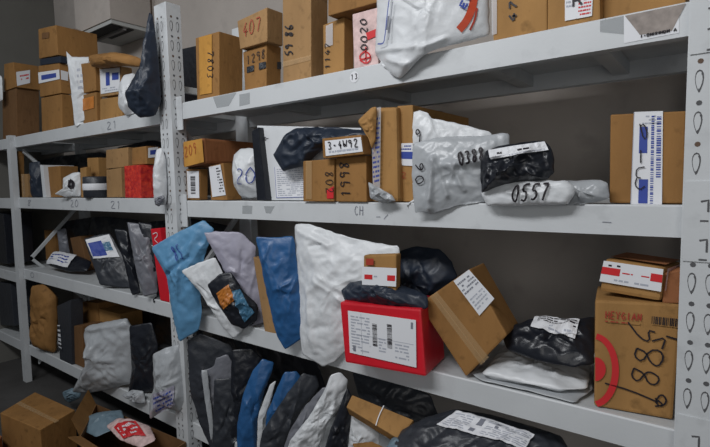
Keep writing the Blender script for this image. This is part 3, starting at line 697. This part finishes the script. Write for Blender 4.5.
sticker(c.o, c.front, ((453.5, 281), (469, 269.5), (494.5, 298.5), (479.5, 315.5)), 'paper', [('lines', .06, .55, .94, .92, 4, 'inkgrey'), ('lines', .1, .1, .9, .45, 4, 'inkfaint')])
strokes(c.o, c.front, [[(433.5, 294), (485, 362)]], .003, 'tape', 'tape_edge')
sticker(c.o, c.front, ((430, 296.5), (437, 291.5), (489, 357), (481, 365)), 'tape', name='packing_tape')
e = bag('flat white envelope with dark edge under the white packet', ((470, 372), (520, 352), (560, 358), (594, 372), (592, 390), (574, 403), (530, 391), (480, 380)), plane(4, 86, 530, 390, 'Z', B3 + .006), .012, 'silver', .001, group='flat parcels under the black bag', power=8)
e = bag('white crinkled poly packet under the black labelled bag', ((482, 374), (494, 358), (504, 347), (540, 352), (592, 362), (588, 388), (560, 390), (520, 382)), plane(4, 87, 530, 384, 'Z', B3 + .025), .045, 'white', .006, group='flat parcels under the black bag', power=5, freq=10)
k = bag('black glossy bag with white label next to the 885 carton', ((502, 337), (512, 327), (532, 320), (560, 319), (581, 321), (595, 317), (595, 350), (594, 364), (573, 367), (548, 363), (529, 358), (507, 349)), plane(5, 55, 540, 362, 'Z', B3 + .085), .08, 'black', .006, 'plastic_bag', freq=14, back=.25, power=4)
sticker(k.o, k.front, ((536, 320.5), (580, 322.5), (575, 341), (531, 328.5)), 'paper', [('lines', .1, .5, .98, .95, 3, 'ink'), ('lines', .4, .1, .9, .4, 2, 'inkfaint')], off=.004)
c = carton('big kraft carton marked 885 with red target print by the right post', ((595, 300), (682, 304), (673, 420), (594, 406)), plane(9, 0, 594, 406, 'Z', B3), dep=.2, mat='kraft_light', base=B3, name='printed_carton', seams=False, bev=.007, worn=.0012)
f = c.front
def arc(cx, cy, rx, ry, a0, a1, n=18): return [(cx + rx * math.cos(R(a0 + (a1 - a0) * i / n)), cy - ry * math.sin(R(a0 + (a1 - a0) * i / n))) for i in range(n + 1)]
strokes(c.o, f, [arc(594, 370, 21.5, 34, 84, -84)], .016, 'inkred', 'target_ring')
a0, b0 = f.ab(595.5, 369); ps = [f.pt(*f.ab(595.3 + 10.5 * math.sin(R(t)), 369 - 12 * math.cos(R(t))), .0016 if False else .0016) for t in range(0, 181, 15)]
mk('target_centre', ps, [tuple(range(len(ps)))], M['inkred'], c.o)
write(c.o, f, 'HEYGIAN', (604.5, 318), (642, 321), (605, 311), .0028, 'inkbrown', 'carton_print', jit=.01)
sticker(c.o, f, ((605, 319.5), (640, 322.5), (640, 325), (605, 322)), 'kraft_light', [('lines', 0, 0, 1, 1, 1, 'inkbrown')], name='small_print')
sticker(c.o, f, ((652, 315.5), (681, 318.5), (680, 328), (651.5, 324.5)), 'kraft_light', [('bars', 0, .1, 1, .95, 16, 'ink')], name='barcode')
strokes(c.o, f, [[(628, 322), (640, 338), (650, 342), (648, 330), (655, 332)], [(652, 341), (666, 337), (662, 349)], [(666, 336), (680, 340)],
    [(637, 348), (634, 356), (642, 362), (650, 350), (660, 350), (664, 358), (658, 367), (650, 362), (646, 352), (637, 348)],
    [(634, 368), (631, 376), (638, 382), (646, 372), (652, 372), (660, 378), (656, 385), (648, 383), (644, 373), (634, 368)],
    [(660, 395), (655, 401), (660, 407), (667, 402), (664, 395), (660, 395)], [(605, 383), (630, 390), (658, 402)], [(655, 398), (664, 405), (655, 406)]], .0042, 'ink', 'handwriting')
c = carton('small kraft parcel with red and white tape on top of the 885 carton', ((605, 259), (664, 268), (660, 302), (599, 291.5)), plane(-13, 0, 630, 297, 'Y', .055), dep=.13, mat='kraft_light', group='red-labelled small cartons', bev=.010, worn=.003, seams=False)
sticker(c.o, c.front, ((604.5, 260.5), (664, 269), (661.5, 291.5), (600, 281)), 'paper', [('rect', 0.0, .38, .32, .72, 'inkred'), ('rect', .82, .4, 1.0, .75, 'inkred'), ('lines', .36, .5, .8, .62, 1, 'inkred'), ('rect', .1, .78, .16, .86, 'ink'), ('rect', .25, .8, .31, .88, 'ink'), ('lines', .1, .1, .9, .28, 1, 'inkfaint')], name='printed_tape', off=.004)
sticker(c.o, c.top, ((.008, .12), (c.w - .008, .12), (c.w - .008, .012), (.008, .012)), 'kraft_red', name='brown_paper_patch', off=.003, metric=True)
sticker(c.o, c.right, ((.003, c.h - .006), (.127, c.h - .006), (.127, c.h * .38), (.003, c.h * .32)), 'paperpink', [('rect', .3, .2, .6, .8, 'inkred')], name='printed_tape', off=.003, metric=True)
carton('tiny reddish carton wedged between the red-taped parcel and right post', ((664, 273), (686, 268), (683, 304), (662, 303)), PY(.05), dep=.1, mat='kraft_red', group='red-labelled small cartons' if False else None, seams=False)

# ================================================================== bottom shelf, right bay
B4 = ZR[3] + .002
S4 = 'mailers filed on the bottom shelf'
def PB(yaw, px, py, y): return plane(yaw, 0, px, py, 'Y', y)
bag('dark grey poly mailer slanting beside the middle post on the bottom shelf', ((187, 340), (200, 333), (232, 345), (234, 400), (218, 447), (210, 446), (200, 425), (190, 390)), PB(40, 210, 440, .0), .03, 'charcoal', .004, group=S4)
bag('grey poly mailer with a white edge on the bottom shelf', ((201, 372), (214, 366), (216, 358), (228, 354), (236, 370), (234, 447), (214, 450), (209, 425)), PB(42, 214, 440, -.02), .02, 'grey', .003, group=S4)
bag('thin white envelope edge beside the grey mailer on the bottom shelf', ((201, 370), (207, 370), (215, 438), (211, 441)), PB(42, 212, 440, -.045), .008, 'silver', .001, 'envelope', group=S4)
bag('nearly black mailer standing before the grey mailer', ((214, 379), (232, 378), (240, 400), (238, 455), (212, 455), (213, 420)), PB(42, 214, 445, -.05), .02, 'charcoal', .005, group=S4)
bag('slim black mailer left of the upright blue mailer', ((232, 350), (252, 348), (262, 358), (250, 385), (242, 420), (238, 460), (228, 460), (230, 400)), PB(42, 240, 445, .03), .03, 'black', .005, group=S4)
bag('upright deep blue poly mailer curving over on the bottom shelf', ((262, 359), (274, 362), (272, 372), (264, 392), (258, 420), (256, 460), (237, 462), (237, 425), (243, 395), (252, 372)), PB(42, 245, 455, -.03), .05, 'blue', .004, group=S4, centre=(251, 410))
bag('thin white mailer edge between the two blue mailers', ((270, 385), (276, 380), (271, 400), (262, 420), (262, 455), (257, 455), (258, 415)), PB(42, 262, 455, -.015), .01, 'white', .002, group=S4, centre=(263, 420))
bag('second blue mailer tucked behind a charcoal mailer', ((284, 372), (297, 371), (302, 378), (290, 405), (275, 440), (265, 450), (266, 415)), PB(42, 272, 440, .0), .03, 'blue', .004, group=S4)
bag('long charcoal mailer slanting in front of the second blue mailer', ((303, 373), (316, 376), (320, 386), (300, 412), (282, 460), (257, 462), (262, 432), (284, 398)), PB(42, 270, 460, -.035), .035, 'charcoal', .005, group=S4)
bag('dim grey mailer leaning between charcoal and silver white mailers', ((322, 388), (332, 385), (332, 400), (308, 425), (298, 460), (280, 460), (290, 430), (306, 405)), PB(40, 295, 455, -.04), .03, 'grey', .005, group=S4)
bag('silver white crinkled mailer slanting under the third shelf', ((331, 375), (340, 372), (348, 380), (345, 400), (327, 425), (316, 455), (286, 455), (290, 440), (308, 418), (322, 395)), PB(36, 310, 450, -.06), .04, 'white', .008, group=S4, freq=22)
bag('black mailer filling the gap right of the silver white mailer', ((347, 388), (352, 396), (350, 430), (346, 460), (322, 460), (330, 430)), PB(30, 340, 455, -.02), .03, 'black', .005, group=S4)
bag('white poly mailer below the string-tied carton', ((346, 414), (352, 412), (380, 434), (378, 460), (345, 460)), PB(20, 360, 455, .02), .03, 'white', .005, group=S4)
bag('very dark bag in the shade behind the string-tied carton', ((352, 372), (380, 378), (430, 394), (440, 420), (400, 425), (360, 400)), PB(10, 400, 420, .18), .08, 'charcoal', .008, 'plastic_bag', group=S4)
c = carton('slim kraft carton tied with white string on the bottom shelf', ((352, 394.5), (414, 420), (399, 439), (346, 407)), plane(20, 52, 399, 439, 'Y', -.04), dep=.06, mat='kraft_light', name='tied_carton', seams=False, bev=.005)
strokes(c.o, c.front, [[(384, 406), (379, 416), (376, 426)]], .0035, 'paper', 'white_string', .004)
carton('kraft carton top peeking out at the bottom edge below the tied carton', ((352, 443), (372, 441), (395, 452), (360, 462)), plane(10, 60, 370, 447, 'Y', -.04), dep=.1, mat='kraft', seams=False)
k = bag('large charcoal bag with long white label at the bottom right', ((392, 447), (402, 430), (425, 418), (452, 410), (480, 413), (535, 427), (562, 437), (580, 470), (480, 480), (400, 470)), plane(6, 55, 460, 440, 'Y', .0), .10, 'charcoal', .007, 'plastic_bag', back=.4, power=4)
sticker(k.o, k.front, ((457, 413.5), (535, 436), (524, 450), (437.5, 427)), 'paper', [('rect', .38, .5, .45, .85, 'inkgrey'), ('rect', .36, .12, .42, .3, 'inkgrey'), ('lines', .04, .1, .3, .9, 7, 'inkfaint'), ('lines', .5, .1, .98, .9, 8, 'inkfaint'), ('rect', .6, .55, .64, .85, 'inkgrey')], off=.004)
bag('pale crumpled plastic at the front of the charcoal labelled bag', ((386, 447), (392, 438), (405, 436), (425, 445), (420, 462), (390, 462)), plane(10, 50, 400, 447, 'Y', -.07), .04, 'greenblue', .007, 'plastic_bag', freq=20)

# ================================================================== top shelf, left bay
T1 = ZL[0] + .002; G1 = 'parcels on the far top shelf'
c = carton('kraft carton at the far left end of the top shelf', ((2, 92), (16, 88), (17, 139), (3, 142)), PY(.03), xr=39, mat='kraft_dark', base=T1, group=G1)
c2 = carton('upper carton with a white label on the far left stack', ((4, 64), (13, 62), (16, 87), (4, 91)), PY(.02), xr=38, mat='kraft', group=G1)
sticker(c2.o, c2.right, ((16, 72), (30, 70), (30, 83), (17, 86)), 'paper', [('lines', .1, .3, .9, .8, 2, 'inkred')])
bag('sliver of a white bag with blue edge at the photo left border', ((-8, 74), (2, 76), (3, 100), (-2, 102), (-8, 102)), PY(-.02, 20, 0, 0, 100), .03, 'white', .003, group=G1)
c = carton('lower carton of the taped three-high stack on the far top shelf', ((41, 98), (62, 94), (62, 128), (42, 133)), PY(.03), xr=74, mat='kraft', base=T1, group=G1)
c = carton('middle carton with white and blue label in the three-high stack', ((38, 66), (59, 63), (61, 93), (40, 97)), PY(.025), xr=70, mat='kraft', group=G1)
sticker(c.o, c.front, ((38.3, 72.5), (59.4, 69.5), (60, 79), (39, 83.5)), 'paper', [('rect', .15, .25, .85, .7, 'inkblue')])
sticker(c.o, c.right, ((60.5, 70), (68, 72), (68, 81), (61, 79.5)), 'paper')
carton('flat navy parcel between the stacked cartons on the far top shelf', ((40, 59), (60, 56), (60, 62.5), (40, 65.5)), PY(.02), xr=68, mat='navy', name='flat_parcel', cat='parcel', seams=False, group=G1)
c = carton('long topmost carton of the three-high stack near the grey wall', ((38, 29), (56, 25), (58, 55), (39, 58.5)), PY(.03), xr=97, mat='kraft', group=G1)
sticker(c.o, c.front, ((42, 33), (49, 32), (49, 38), (42, 39)), 'kraft_dark', name='dark_print')
e = bag('white mailer standing edge-on between stacked cartons on the top shelf', ((66, 51), (72, 57), (90, 57), (93, 80), (96, 120), (84, 125), (75, 127), (71, 90)), PY(.0, 40, 0, 78, 125), .02, 'white', .003, group=G1)
sticker(e.o, e.front, ((75, 61), (89, 60), (92, 118), (80, 122)), 'whitebox', [('lines', .15, .5, .85, .9, 4, 'inkfaint')], name='printed_panel')
c = carton('small kraft carton at the bottom beside the edge-on white mailer', ((81, 95), (96, 92), (97, 120), (82, 123)), PY(.02), xr=102, mat='kraft', base=T1, group=G1)
sticker(c.o, c.front, ((82, 99), (94, 96), (94, 108), (83, 111)), 'orange', name='orange_label')
carton('small kraft carton set on the orange-labelled carton', ((80, 64), (95, 62), (96, 90.5), (81, 93.5)), PY(.02), xr=103, mat='kraft', group=G1)
bag('crumpled brown paper parcel resting on top of the labelled cartons', ((88, 58), (98, 54), (115, 52), (135, 56), (143, 60), (141, 67), (120, 66), (104, 68), (92, 67)), PY(-.02, 0, 0, 110, 68), .08, 'kraft', .008, 'paper_parcel', 'parcel', group=G1, freq=18)
c = carton('carton with white and blue label under the brown paper parcel', ((99, 68), (121, 66), (121, 94), (100, 97)), PY(.03), xr=132, mat='kraft_pale', group=G1)
sticker(c.o, c.front, ((100, 69.5), (120, 67.5), (120, 91), (101, 94)), 'paper', [('rect', .3, .3, .5, .85, 'inkblue'), ('rect', .62, .5, .95, .8, 'inkblue'), ('lines', .1, .05, .9, .25, 2, 'inkfaint')])
carton('low kraft carton at the base of the far top shelf near the hanging bag', ((100, 99), (122, 96), (122, 116), (100, 120)), PY(.03), xr=132, mat='kraft_light', base=T1, group=G1)
bag('pale plastic bag bundled behind the hanging navy bag', ((119, 84), (124, 75), (133, 73), (141, 79), (146, 95), (140, 113), (126, 116), (118, 106)), PY(-.01, 30, 0, 128, 115), .09, 'white', .006, 'plastic_bag', group=G1, freq=18)
hb = bag('long navy plastic bag hanging from a cord beside the middle post', ((149, 13), (152, 12), (155, 30), (158, 55), (160, 80), (161, 102), (155, 116), (140, 118), (129, 108), (125, 95), (132, 80), (140, 66), (144, 42)), PY(-.10, 30, 0, 145, 117), .09, 'navy', .007, 'hanging_bag', centre=(147, 92), freq=16)
v, f = boxv(0, .006, 0, .006, 0, 1); p0 = at(150.5, 14, 'Y', -.11)
v = [(p0.x + a, p0.y + b, p0.z + c_ * (ZC - p0.z)) for a, b, c_ in v]
mk('cord', v, f, flat('dark_cord', (.05, .035, .025)), hb.o)

# ================================================================== second shelf, left bay
T2 = ZL[1] + .002; G2 = 'parcels on the far second shelf'
carton('tall worn kraft carton at the left end of the second shelf', ((11, 151), (18, 151), (19, 197), (12, 197)), PY(.03), xr=24, mat='kraft', base=T2, group=G2)
carton('short carton with white tape beside the tall worn carton', ((21, 174), (27, 174), (28, 197), (22, 197)), PY(.01), xr=31, mat='kraft_pale', base=T2, group=G2, tape='front_v')
bag('dark navy bag before the white-edged carton on the far second shelf', ((29, 163), (40, 161), (43, 180), (43, 198), (31, 198)), PY(.05, 30, 0, 35, 198), .06, 'navy', .005, 'plastic_bag', group=G2)
carton('thin white envelope standing at the left side of a kraft carton', ((40, 165), (43, 165), (46, 197), (43, 197)), PY(.02), dep=.2, mat='whitebox', name='envelope', cat='envelope', base=T2, group=G2, seams=False, worn=.0005, bev=.001)
carton('kraft carton behind the speckled white bag', ((46, 167), (60, 166), (61, 197), (48, 197)), PY(.05), xr=78, mat='kraft', base=T2, group=G2)
k = bag('white grey bag with a round dark print on the far second shelf', ((63, 178), (72, 173), (80, 172), (81, 185), (81, 196), (66, 197), (54, 194), (63, 190)), PY(-.01, 30, 0, 70, 196), .05, 'white', .005, 'printed_bag', group=G2)
strokes(k.o, k.front, [[(70, 180), (73, 182), (73, 187), (70, 188), (69, 184), (70, 180)]], .02, 'ink', 'dark_print')
carton('slim kraft carton left of the dark labelled roll', ((80, 168), (86, 167), (87, 198), (81, 198)), PY(.03), xr=91, mat='kraft_light', base=T2, group=G2)
carton('kraft carton standing behind the dark labelled roll', ((87, 158), (98, 157.5), (99, 198), (88, 198)), PY(.10), xr=109, mat='kraft_light', base=T2, group=G2)
# roll
def lathe(c0, prof, n=28):
    vs, fs = [], []
    for r, z in prof:
        for i in range(n): vs.append((c0[0] + r * math.cos(6.2832 * i / n), c0[1] + r * math.sin(6.2832 * i / n), c0[2] + z))
    for k in range(len(prof) - 1):
        for i in range(n): j = (i + 1) % n; fs.append((k * n + i, k * n + j, (k + 1) * n + j, (k + 1) * n + i))
    fs.append(tuple(range(n))[::-1]); fs.append(tuple((len(prof) - 1) * n + i for i in range(n)))
    return vs, fs
pc = at(97, 197, 'Y', .045); pc.z = T2
ro = mk('dark_roll', *lathe(pc, [(.066, 0), (.072, .004), (.072, .12), (.066, .126)]), M['charcoal'], smooth=True); tag(ro, 'dark cylinder parcel with a white band on the far second shelf', 'roll')
mk('white_band', *lathe(pc, [(.0735, .045), (.0742, .046), (.0742, .083), (.0735, .084)]), M['paper'], ro, smooth=True)
carton('speckled brown carton left of the red foil box', ((106, 170), (121, 168), (122, 198), (107, 198)), PY(.03), xr=127, mat='kraft_pale', base=T2, group=G2, worn=.004)
carton('dim upper carton at the back above the red foil box', ((106, 150), (128, 147), (128, 167), (106, 169)), PY(.10), xr=150, mat='kraft_pale', group=G2)
r = carton('shiny red foil box on the far second shelf near the middle post', ((124, 166), (140, 164.5), (141, 197), (125, 197)), PY(.01), xr=155, mat='redfoil', base=T2, name='red_foil_box', seams=False, worn=.003)
c = carton('kraft carton with blue and white label stacked behind the red foil box', ((132, 148), (146, 146), (147, 164), (132, 165)), PY(.04), xr=160, mat='kraft', group=G2)
sticker(c.o, c.right, ((148, 148), (158, 147), (158, 157), (148, 158)), 'paper', [('rect', .2, .3, .8, .75, 'inkblue')])
k = bag('white bag squeezed against the middle post over the second beam', ((156, 150), (162, 147), (166, 160), (167, 190), (166, 205), (160, 205), (154, 200), (153, 175)), PY(-.06, 30, 0, 160, 205), .05, 'white', .004, 'plastic_bag', freq=16)
bag('small grey plastic scrap hanging below the white bag at the post', ((155, 198), (163, 195), (165, 198), (159, 207), (155, 205)), PY(-.08, 20, 0, 160, 205), .02, 'grey', .005, 'plastic_scrap', 'scrap', freq=30)

# ================================================================== third shelf, left bay
T3 = ZL[2] + .002; G3 = 'mailers on the far third shelf'
carton('kraft carton standing at the back of the far third shelf', ((44, 230), (54, 231), (57, 260), (46, 260)), PY(.28), dep=.1, mat='kraft', base=T3)
bag('grey bag behind the white flat packet on the far third shelf', ((57, 230), (66, 228), (70, 254), (60, 256)), PY(.24, 30, 0, 62, 256), .04, 'grey', .005, group=G3)
carton('dim kraft carton behind the first black mailer', ((70, 238), (80, 236), (86, 262), (75, 262)), PY(.22), dep=.1, mat='kraft_dark', base=T3)
k = bag('white and black packet lying flat on the far third shelf', ((46, 264), (54, 252), (68, 253), (84, 258), (92, 262), (87, 271), (68, 271), (56, 268)), plane(10, 60, 60, 269, 'Z', T3 + .03), .05, 'black', .004, group=G3, power=5)
sticker(k.o, k.front, ((54, 253), (78, 256.5), (68, 268), (47, 264.5)), 'paper', [('lines', .1, .2, .9, .8, 3, 'inkblue')], off=.003)
d = bag('black mailer with blue and white label on the far third shelf', ((84, 239), (97, 235), (110, 233), (122, 254), (134, 288), (118, 287), (100, 285), (92, 262)), plane(38, 18, 110, 287, 'Y', .0), .03, 'charcoal', .005, group=G3)
sticker(d.o, d.front, ((86, 240), (109.5, 234.5), (120, 257), (94, 259)), 'paper', [('rect', .05, .1, .6, .8, 'inkblue'), ('rect', .6, .3, .9, .7, 'teal')], off=.003)
bag('plain black mailer leaning between labelled and grey mailers', ((114, 229), (127, 230), (134, 262), (141, 293), (132, 296), (124, 262)), plane(40, 8, 136, 294, 'Y', -.01), .03, 'black', .005, group=G3)
d = bag('dark grey shiny mailer with pale edge on the far third shelf', ((127, 222), (140, 224), (152, 228), (156, 262), (158, 293), (144, 297), (136, 270)), plane(42, 6, 150, 295, 'Y', -.02), .04, 'grey', .006, group=G3, freq=18)
bag('black shape of a bag behind the dark grey mailer', ((138, 222), (152, 224), (160, 250), (166, 300), (158, 302), (150, 260)), plane(42, 0, 160, 300, 'Y', .03), .04, 'black', .005, 'plastic_bag', group=G3)
rb = carton('upright red box with white print beside the sky blue mailer', ((150.5, 229), (160, 228), (170, 303), (160, 299)), PY(.0), xr=172, mat='red', name='red_box', seams=False, base=T3)
strokes(rb.o, rb.front, [[(153, 234), (157, 232), (158, 236), (154, 239), (158, 243)], [(152, 245), (156, 250)]], .004, 'paper', 'white_print')

# ================================================================== bottom shelf, left bay
T4 = ZL[3] + .002; G4 = 'parcels on the far bottom shelf'
bag('crumpled brown paper parcel at the left end of the bottom shelf', ((32, 286), (44, 284), (56, 296), (57, 325), (55, 353), (44, 350), (33, 345)), PY(.0, 18, 0, 45, 350), .10, 'kraft', .010, 'paper_parcel', 'parcel', group=G4, power=5, freq=12)
c = carton('dark grey box standing beside the crumpled brown parcel', ((57, 306), (70, 300), (72, 372), (60, 366)), PY(.0), xr=83, mat='charcoal', name='grey_box', seams=False, base=T4, group=G4)
sticker(c.o, c.front, ((57.5, 325), (60, 325), (62, 352), (59, 350)), 'paper', [('vbars', 0, 0, 1, 1, 6, 'charcoal')])
carton('kraft carton behind the big pale crinkled bag on the bottom shelf', ((82, 302), (98, 303), (100, 370), (84, 370)), PY(.15), dep=.15, mat='kraft', base=T4, group=G4)
carton('second kraft carton half hidden above the big pale crinkled bag', ((99, 309), (120, 314), (122, 370), (101, 370)), PY(.15), dep=.15, mat='kraft_light', base=T4, group=G4)
carton('narrow kraft carton between the dark grey box and the pale bag', ((73, 326), (82, 326), (84, 374), (75, 374)), PY(.02), dep=.15, mat='kraft_dark', base=T4, group=G4)
bag('big pale grey crinkled plastic bag on the far bottom shelf', ((84, 332), (90, 325), (110, 321), (127, 318), (134, 330), (134, 360), (133, 383), (107, 390), (88, 393), (72, 392), (80, 376), (90, 358), (88, 342)), PY(-.04, 20, 0, 105, 391), .12, 'silver', .011, 'plastic_bag', group=G4, freq=11, creases=[((88, 328), (140, 321), .02, .02), ((100, 345), (90, 385), .02, .02)])
bag('tall black bag between the two pale bags on the bottom shelf', ((129, 326), (152, 322), (158, 345), (154, 390), (140, 396), (128, 396), (132, 370)), PY(.03, 25, 0, 140, 396), .06, 'black', .006, 'plastic_bag', group=G4)
k = bag('pale plastic bag with purple print sagging by the middle post', ((153, 354), (165, 348), (179, 344), (183, 370), (187, 402), (180, 412), (165, 408), (150, 420), (149, 405), (154, 388)), PY(-.07, 25, 0, 165, 412), .08, 'silver', .008, 'plastic_bag', group=G4, freq=14)
sticker(k.o, k.front, ((154, 393), (173, 386), (176, 404), (158, 414)), 'lilac', [('lines', .05, .1, .95, .9, 4, 'inkblue')], name='purple_print', off=.004)
bag('crumpled clear plastic scrap between the pale bags on the beam', ((122, 395), (132, 390), (143, 391), (146, 403), (136, 404)), PY(-.03, 15, 0, 135, 402), .04, 'silver', .010, 'plastic_scrap', 'scrap', freq=30)
bag('blue-tinged plastic fold below the big pale bag', ((62, 392), (72, 388), (82, 389), (80, 398), (70, 403), (65, 400)), PY(-.05, 15, 0, 72, 400), .04, 'greenblue', .008, 'plastic_scrap', 'scrap', freq=24)

# ================================================================== the next bay, far left, only a sliver in view; dark boxes added for its shade
carton('added black box standing for shade in the neighbouring bay at the photo left edge', ((-8, 212), (3, 214), (7, 264), (-4, 262)), PY(.03), dep=.2, mat='black', name='black_box', seams=False)
carton('added charcoal box standing for shade on the neighbouring bay lower shelf', ((-4, 282), (10, 284), (14, 326), (0, 325)), PY(.03), dep=.2, mat='charcoal', name='added_charcoal_box', seams=False)

# ================================================================== the heap on the floor
def topbox(label, quad, z, h, mat, **k):
    return carton(label, quad, plane(0, 90, 100, 430, 'Z', z), dep=h, mat=mat, seams=False, **k)
c = topbox('closed kraft carton with dark sides at the bottom left corner', ((0, 413), (35, 392), (75, 410), (40, 430)), .24, .24, 'kraft')
sticker(c.o, c.front, ((16, 404), (20, 401.5), (59, 421), (55, 423)), 'tape', name='packing_tape')
topbox('corner of another kraft carton at the lower left border', ((-40, 442), (-14, 424), (2, 436), (-20, 470)), .16, .16, 'kraft_red')
# open carton with goods
zt = .20
cs = [at(80, 436, 'Z', zt), at(140, 474, 'Z', zt), at(186, 442, 'Z', zt), at(96, 404, 'Z', zt)]
cen = sum(cs, V3()) / 4
vs, fs = [], []
for z in (zt, 0.001):
    for p in cs: vs.append((p.x, p.y, z))
for p in cs:
    q = p + (cen - p) * .02; vs.append((q.x, q.y, zt))
for p in cs:
    q = p + (cen - p) * .02; vs.append((q.x, q.y, .01))
for i in range(4):
    j = (i + 1) % 4
    fs += [(i, 4 + i, 4 + j, j), (8 + i, 8 + j, 12 + j, 12 + i), (i, j, 8 + j, 8 + i)]
fs += [(4, 7, 6, 5), (12, 13, 14, 15)]
oc = mk('open_carton', vs, fs, M['kraft_dark']); tag(oc, 'large open brown carton on the floor full of loose bags', 'box')
for i, dz, out in ((0, .05, .10), (3, .07, .08)):
    j = (i + 1) % 4; mdl = (cs[i] + cs[j]) / 2; d = (mdl - cen).normalized()
    a, b = cs[i], cs[j]; v8 = []
    for p in (a, b):
        for o_, h_ in ((0, 0), (out, dz)):
            q = p + d * o_ + V3((0, 0, h_)); v8 += [q, q - V3((0, 0, .004))]
    mk('carton_flap', v8, [(0, 2, 6, 4), (1, 5, 7, 3), (0, 1, 3, 2), (4, 6, 7, 5), (2, 3, 7, 6), (0, 4, 5, 1)], M['kraft'], oc)
bag('blue grey plastic bag inside the open floor carton', ((81, 418), (100, 412), (122, 410), (124, 420), (112, 430), (96, 437), (86, 432)), plane(0, 75, 100, 432, 'Z', zt - .02), .05, 'greenblue', .005, 'plastic_bag', freq=14)
k = bag('red and white printed bag inside the open floor carton', ((106, 426), (118, 418), (134, 420), (150, 426), (156, 440), (140, 448), (120, 440)), plane(0, 70, 128, 440, 'Z', zt), .06, 'paperpink', .006, 'plastic_bag', freq=18)
sticker(k.o, k.front, ((114, 428), (136, 422), (146, 436), (124, 440)), 'inkred', [('lines', .1, .1, .9, .9, 3, 'paper')], name='red_print', off=.004)
topbox('kraft carton lid at the bottom edge before the open carton', ((70, 447), (88, 436), (112, 444), (96, 468)), .26, .12, 'kraft') if False else None

# ================================================================== black bags added to make the shade at the back of the decks
bag('added black bag standing for shade along the back of the far second shelf behind the cartons', ((32, 162), (60, 156), (100, 152), (112, 156), (112, 196), (32, 197)), PY(.36), .05, 'black', .008, 'plastic_bag', freq=8)
bag('added black bag standing for shade at the back behind the red foil box', ((116, 148), (150, 140), (190, 146), (192, 197), (116, 197)), PY(.36), .05, 'black', .008, 'plastic_bag', freq=8)
bag('added black bag standing for shade at the back of the far third shelf', ((60, 222), (100, 216), (140, 220), (142, 268), (66, 258)), PY(.36), .05, 'black', .008, 'plastic_bag', freq=8)
bag('added black bag standing for shade behind the dark grey mailer near the middle post', ((148, 222), (190, 218), (230, 226), (228, 274), (150, 268)), PY(.36), .05, 'black', .008, 'plastic_bag', freq=8)
bag('added black bag standing for shade at the back of the bottom shelf above the pale bags', ((110, 296), (150, 292), (200, 302), (205, 350), (120, 345)), PY(.36), .05, 'black', .008, 'plastic_bag', freq=8)
bag('added black bag standing for the shade above the upright blue mailer', ((212, 322), (260, 326), (310, 340), (330, 400), (250, 400), (214, 380)), PY(.36), .05, 'black', .008, 'plastic_bag', freq=8)
